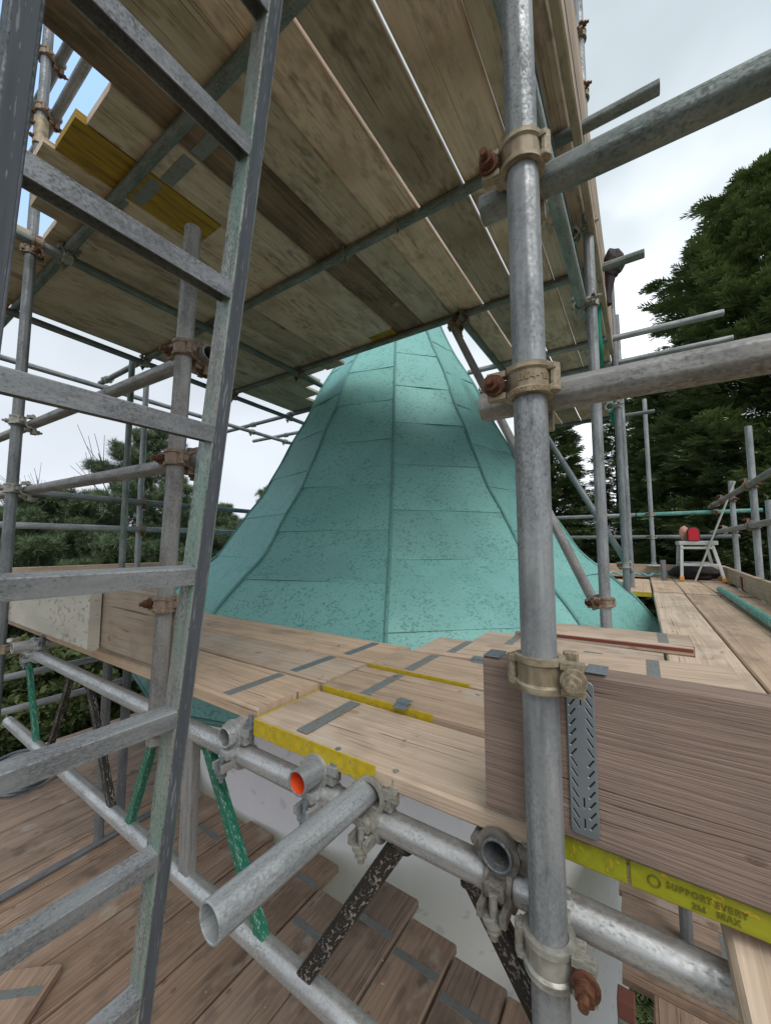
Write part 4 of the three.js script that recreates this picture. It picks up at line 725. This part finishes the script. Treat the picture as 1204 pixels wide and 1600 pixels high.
tree('conifer', 'tallest dark green conifer, at the right edge of the picture', 'conifer', [2.25, GY, -9.4], { ...CON, seed: 11, h: 15.9, r: 4.2, branches: 950, profile: (s) => Math.min(Math.pow(Math.max(0, 1 - s), 0.56), 0.46) });
tree('conifer', 'dark conifer behind the tall right hand standard, below the pale tube ends', 'conifer', [0.55, GY, -9.9], { ...CON, seed: 12, h: 13.0, r: 2.1 });
tree('conifer', 'conifer left of centre in the dark row, seen through the scaffold beside the spire', 'conifer', [-1.95, GY, -10.8], { ...CON, seed: 13, h: 13.2, r: 2.2, density: 30 });
tree('conifer', 'thinner conifer with sky showing through, behind the round based standard', 'conifer', [-0.45, GY, -12.2], { ...CON, seed: 14, h: 13.2, r: 1.8, density: 18, branches: 520 });
tree('conifer', 'conifer half hidden behind the near standard, above the spire flank', 'conifer', [-4.3, GY, -11.8], { ...CON, seed: 15, h: 14.2, r: 2.1, density: 26 });
tree('conifer', 'broad low conifer filling the view below the right hand rails', 'conifer', [1.75, GY, -8.0], { ...CON, seed: 16, h: 10.6, r: 2.2 });
const PINE = { spray: 'pine', base: 0.35, droop: 0.1, rise: 0.35, inner: 0.35, scatter: 3, roll: 3, trunk: 0.2, leaf: 0.72, density: 210, branches: 210, limbEvery: 2, clump: 0.35, tipRise: 1.2, profile: (s) => Math.sqrt(Math.max(0, 1 - Math.pow(1.25 * s - 0.25, 2))) * 0.95, dark: [0.030, 0.060, 0.032], bright: [0.115, 0.165, 0.080] };
tree('pine_tree', 'bushy pine on the left, behind the thin uprights', 'pine', [-9.4, GY, -4.3], { ...PINE, seed: 21, h: 11.6, r: 1.8, density: 120 });
tree('pine_tree', 'pine at the far left edge, low behind the far left standard', 'pine', [-9.2, GY, -1.4], { ...PINE, seed: 22, h: 9.5, r: 2.2 });
tree('pine_tree', 'pine between two uprights on the left, lower than its neighbour', 'pine', [-10.2, GY, -2.7], { ...PINE, seed: 23, h: 10.0, r: 2.2 });
tree('pine_tree', 'pine just left of the spire, behind the ladder', 'pine', [-9.8, GY, -6.3], { ...PINE, seed: 24, h: 10.0, r: 2.0, density: 130 });
tree('pine_tree', 'thin topped pine at the flank of the spire on the left', 'pine', [-9.6, GY, -8.6], { ...PINE, seed: 25, h: 10.9, r: 1.7, density: 110 });
const SHR = { spray: 'shrub', base: 0.05, droop: 0.1, rise: 0.5, inner: 0.3, scatter: 4, roll: 4, trunk: 0.12, leaf: 0.95, density: 90, branches: 240, clump: 0.4, tipRise: 2, profile: (s) => Math.sqrt(Math.max(0, 1 - Math.pow(1.3 * s - 0.4, 2))), dark: [0.022, 0.040, 0.010], bright: [0.085, 0.115, 0.034] };
tree('shrub', 'yellow green leafy tree below the white toe board, seen through the lattice beam', 'shrub', [-6.9, GY, -1.8], { ...SHR, seed: 31, h: 7.4, r: 1.7 });
tree('shrub', 'leafy tree beyond the lower deck, behind the green lacing bar', 'shrub', [-7.4, GY, -3.4], { ...SHR, seed: 32, h: 7.0, r: 1.8 });
tree('shrub', 'olive leafy tree under the left rails, between the uprights', 'shrub', [-7.6, GY, -0.4], { ...SHR, seed: 33, h: 7.6, r: 1.8, dark: [0.03, 0.04, 0.015], bright: [0.11, 0.12, 0.055] });
{ // bare twigs
  const t = thing('bare_tree', 'bare twiggy tree top rising behind the pines on the left', 'tree', [-12.5, GY, -5.0]), r = rng(71), L = [];
  const grow = (a, d, l, w, n) => { const b = a.clone().addScaledVector(d, l); L.push(limb(a, b, w, w * 0.6)); if (n) for (let k = 0; k < 3; k++) grow(a.clone().addScaledVector(d, l * (0.55 + 0.45 * r())), d.clone().add(V((r() - 0.5) * 1.1, 0.25 * r(), (r() - 0.5) * 1.1)).normalize(), l * (0.55 + 0.2 * r()), w * 0.5, n - 1); };
  grow(V(0, 0, 0), V(0, 1, 0), 5.0, 0.20, 5); part('trunk', merge(L), std({ color: col(0.15, 0.12, 0.10), roughness: 1 }), t);
}
{ // far belt of woodland that closes the horizon
  const r = rng(5), im = new THREE.InstancedMesh(SPRAYS.shrub[0], LEAF, 26000), d = new THREE.Object3D(), c = new THREE.Color();
  for (let i = 0; i < 26000; i++) { const a = r() * Math.PI * 2, R = 70 + 30 * r(), top = 4.5 + 4.5 * fbm(a / 6.2832, 0.3, 40, 1, 3, 4); d.position.set(Math.cos(a) * R, GY + top * Math.sqrt(r()), Math.sin(a) * R); d.rotation.set(r() * 6, r() * 6, r() * 6); d.scale.setScalar(14 + 8 * r()); d.updateMatrix(); im.setMatrixAt(i, d.matrix); c.setRGB(...mix3([0.03, 0.04, 0.02], [0.08, 0.09, 0.045], r())); im.setColorAt(i, c); }
  im.name = 'woodland'; im.userData.kind = 'stuff'; tag(im, 'distant belt of mixed woodland along the horizon', 'woodland'); scene.add(im);
}

renderer.render(scene, camera);
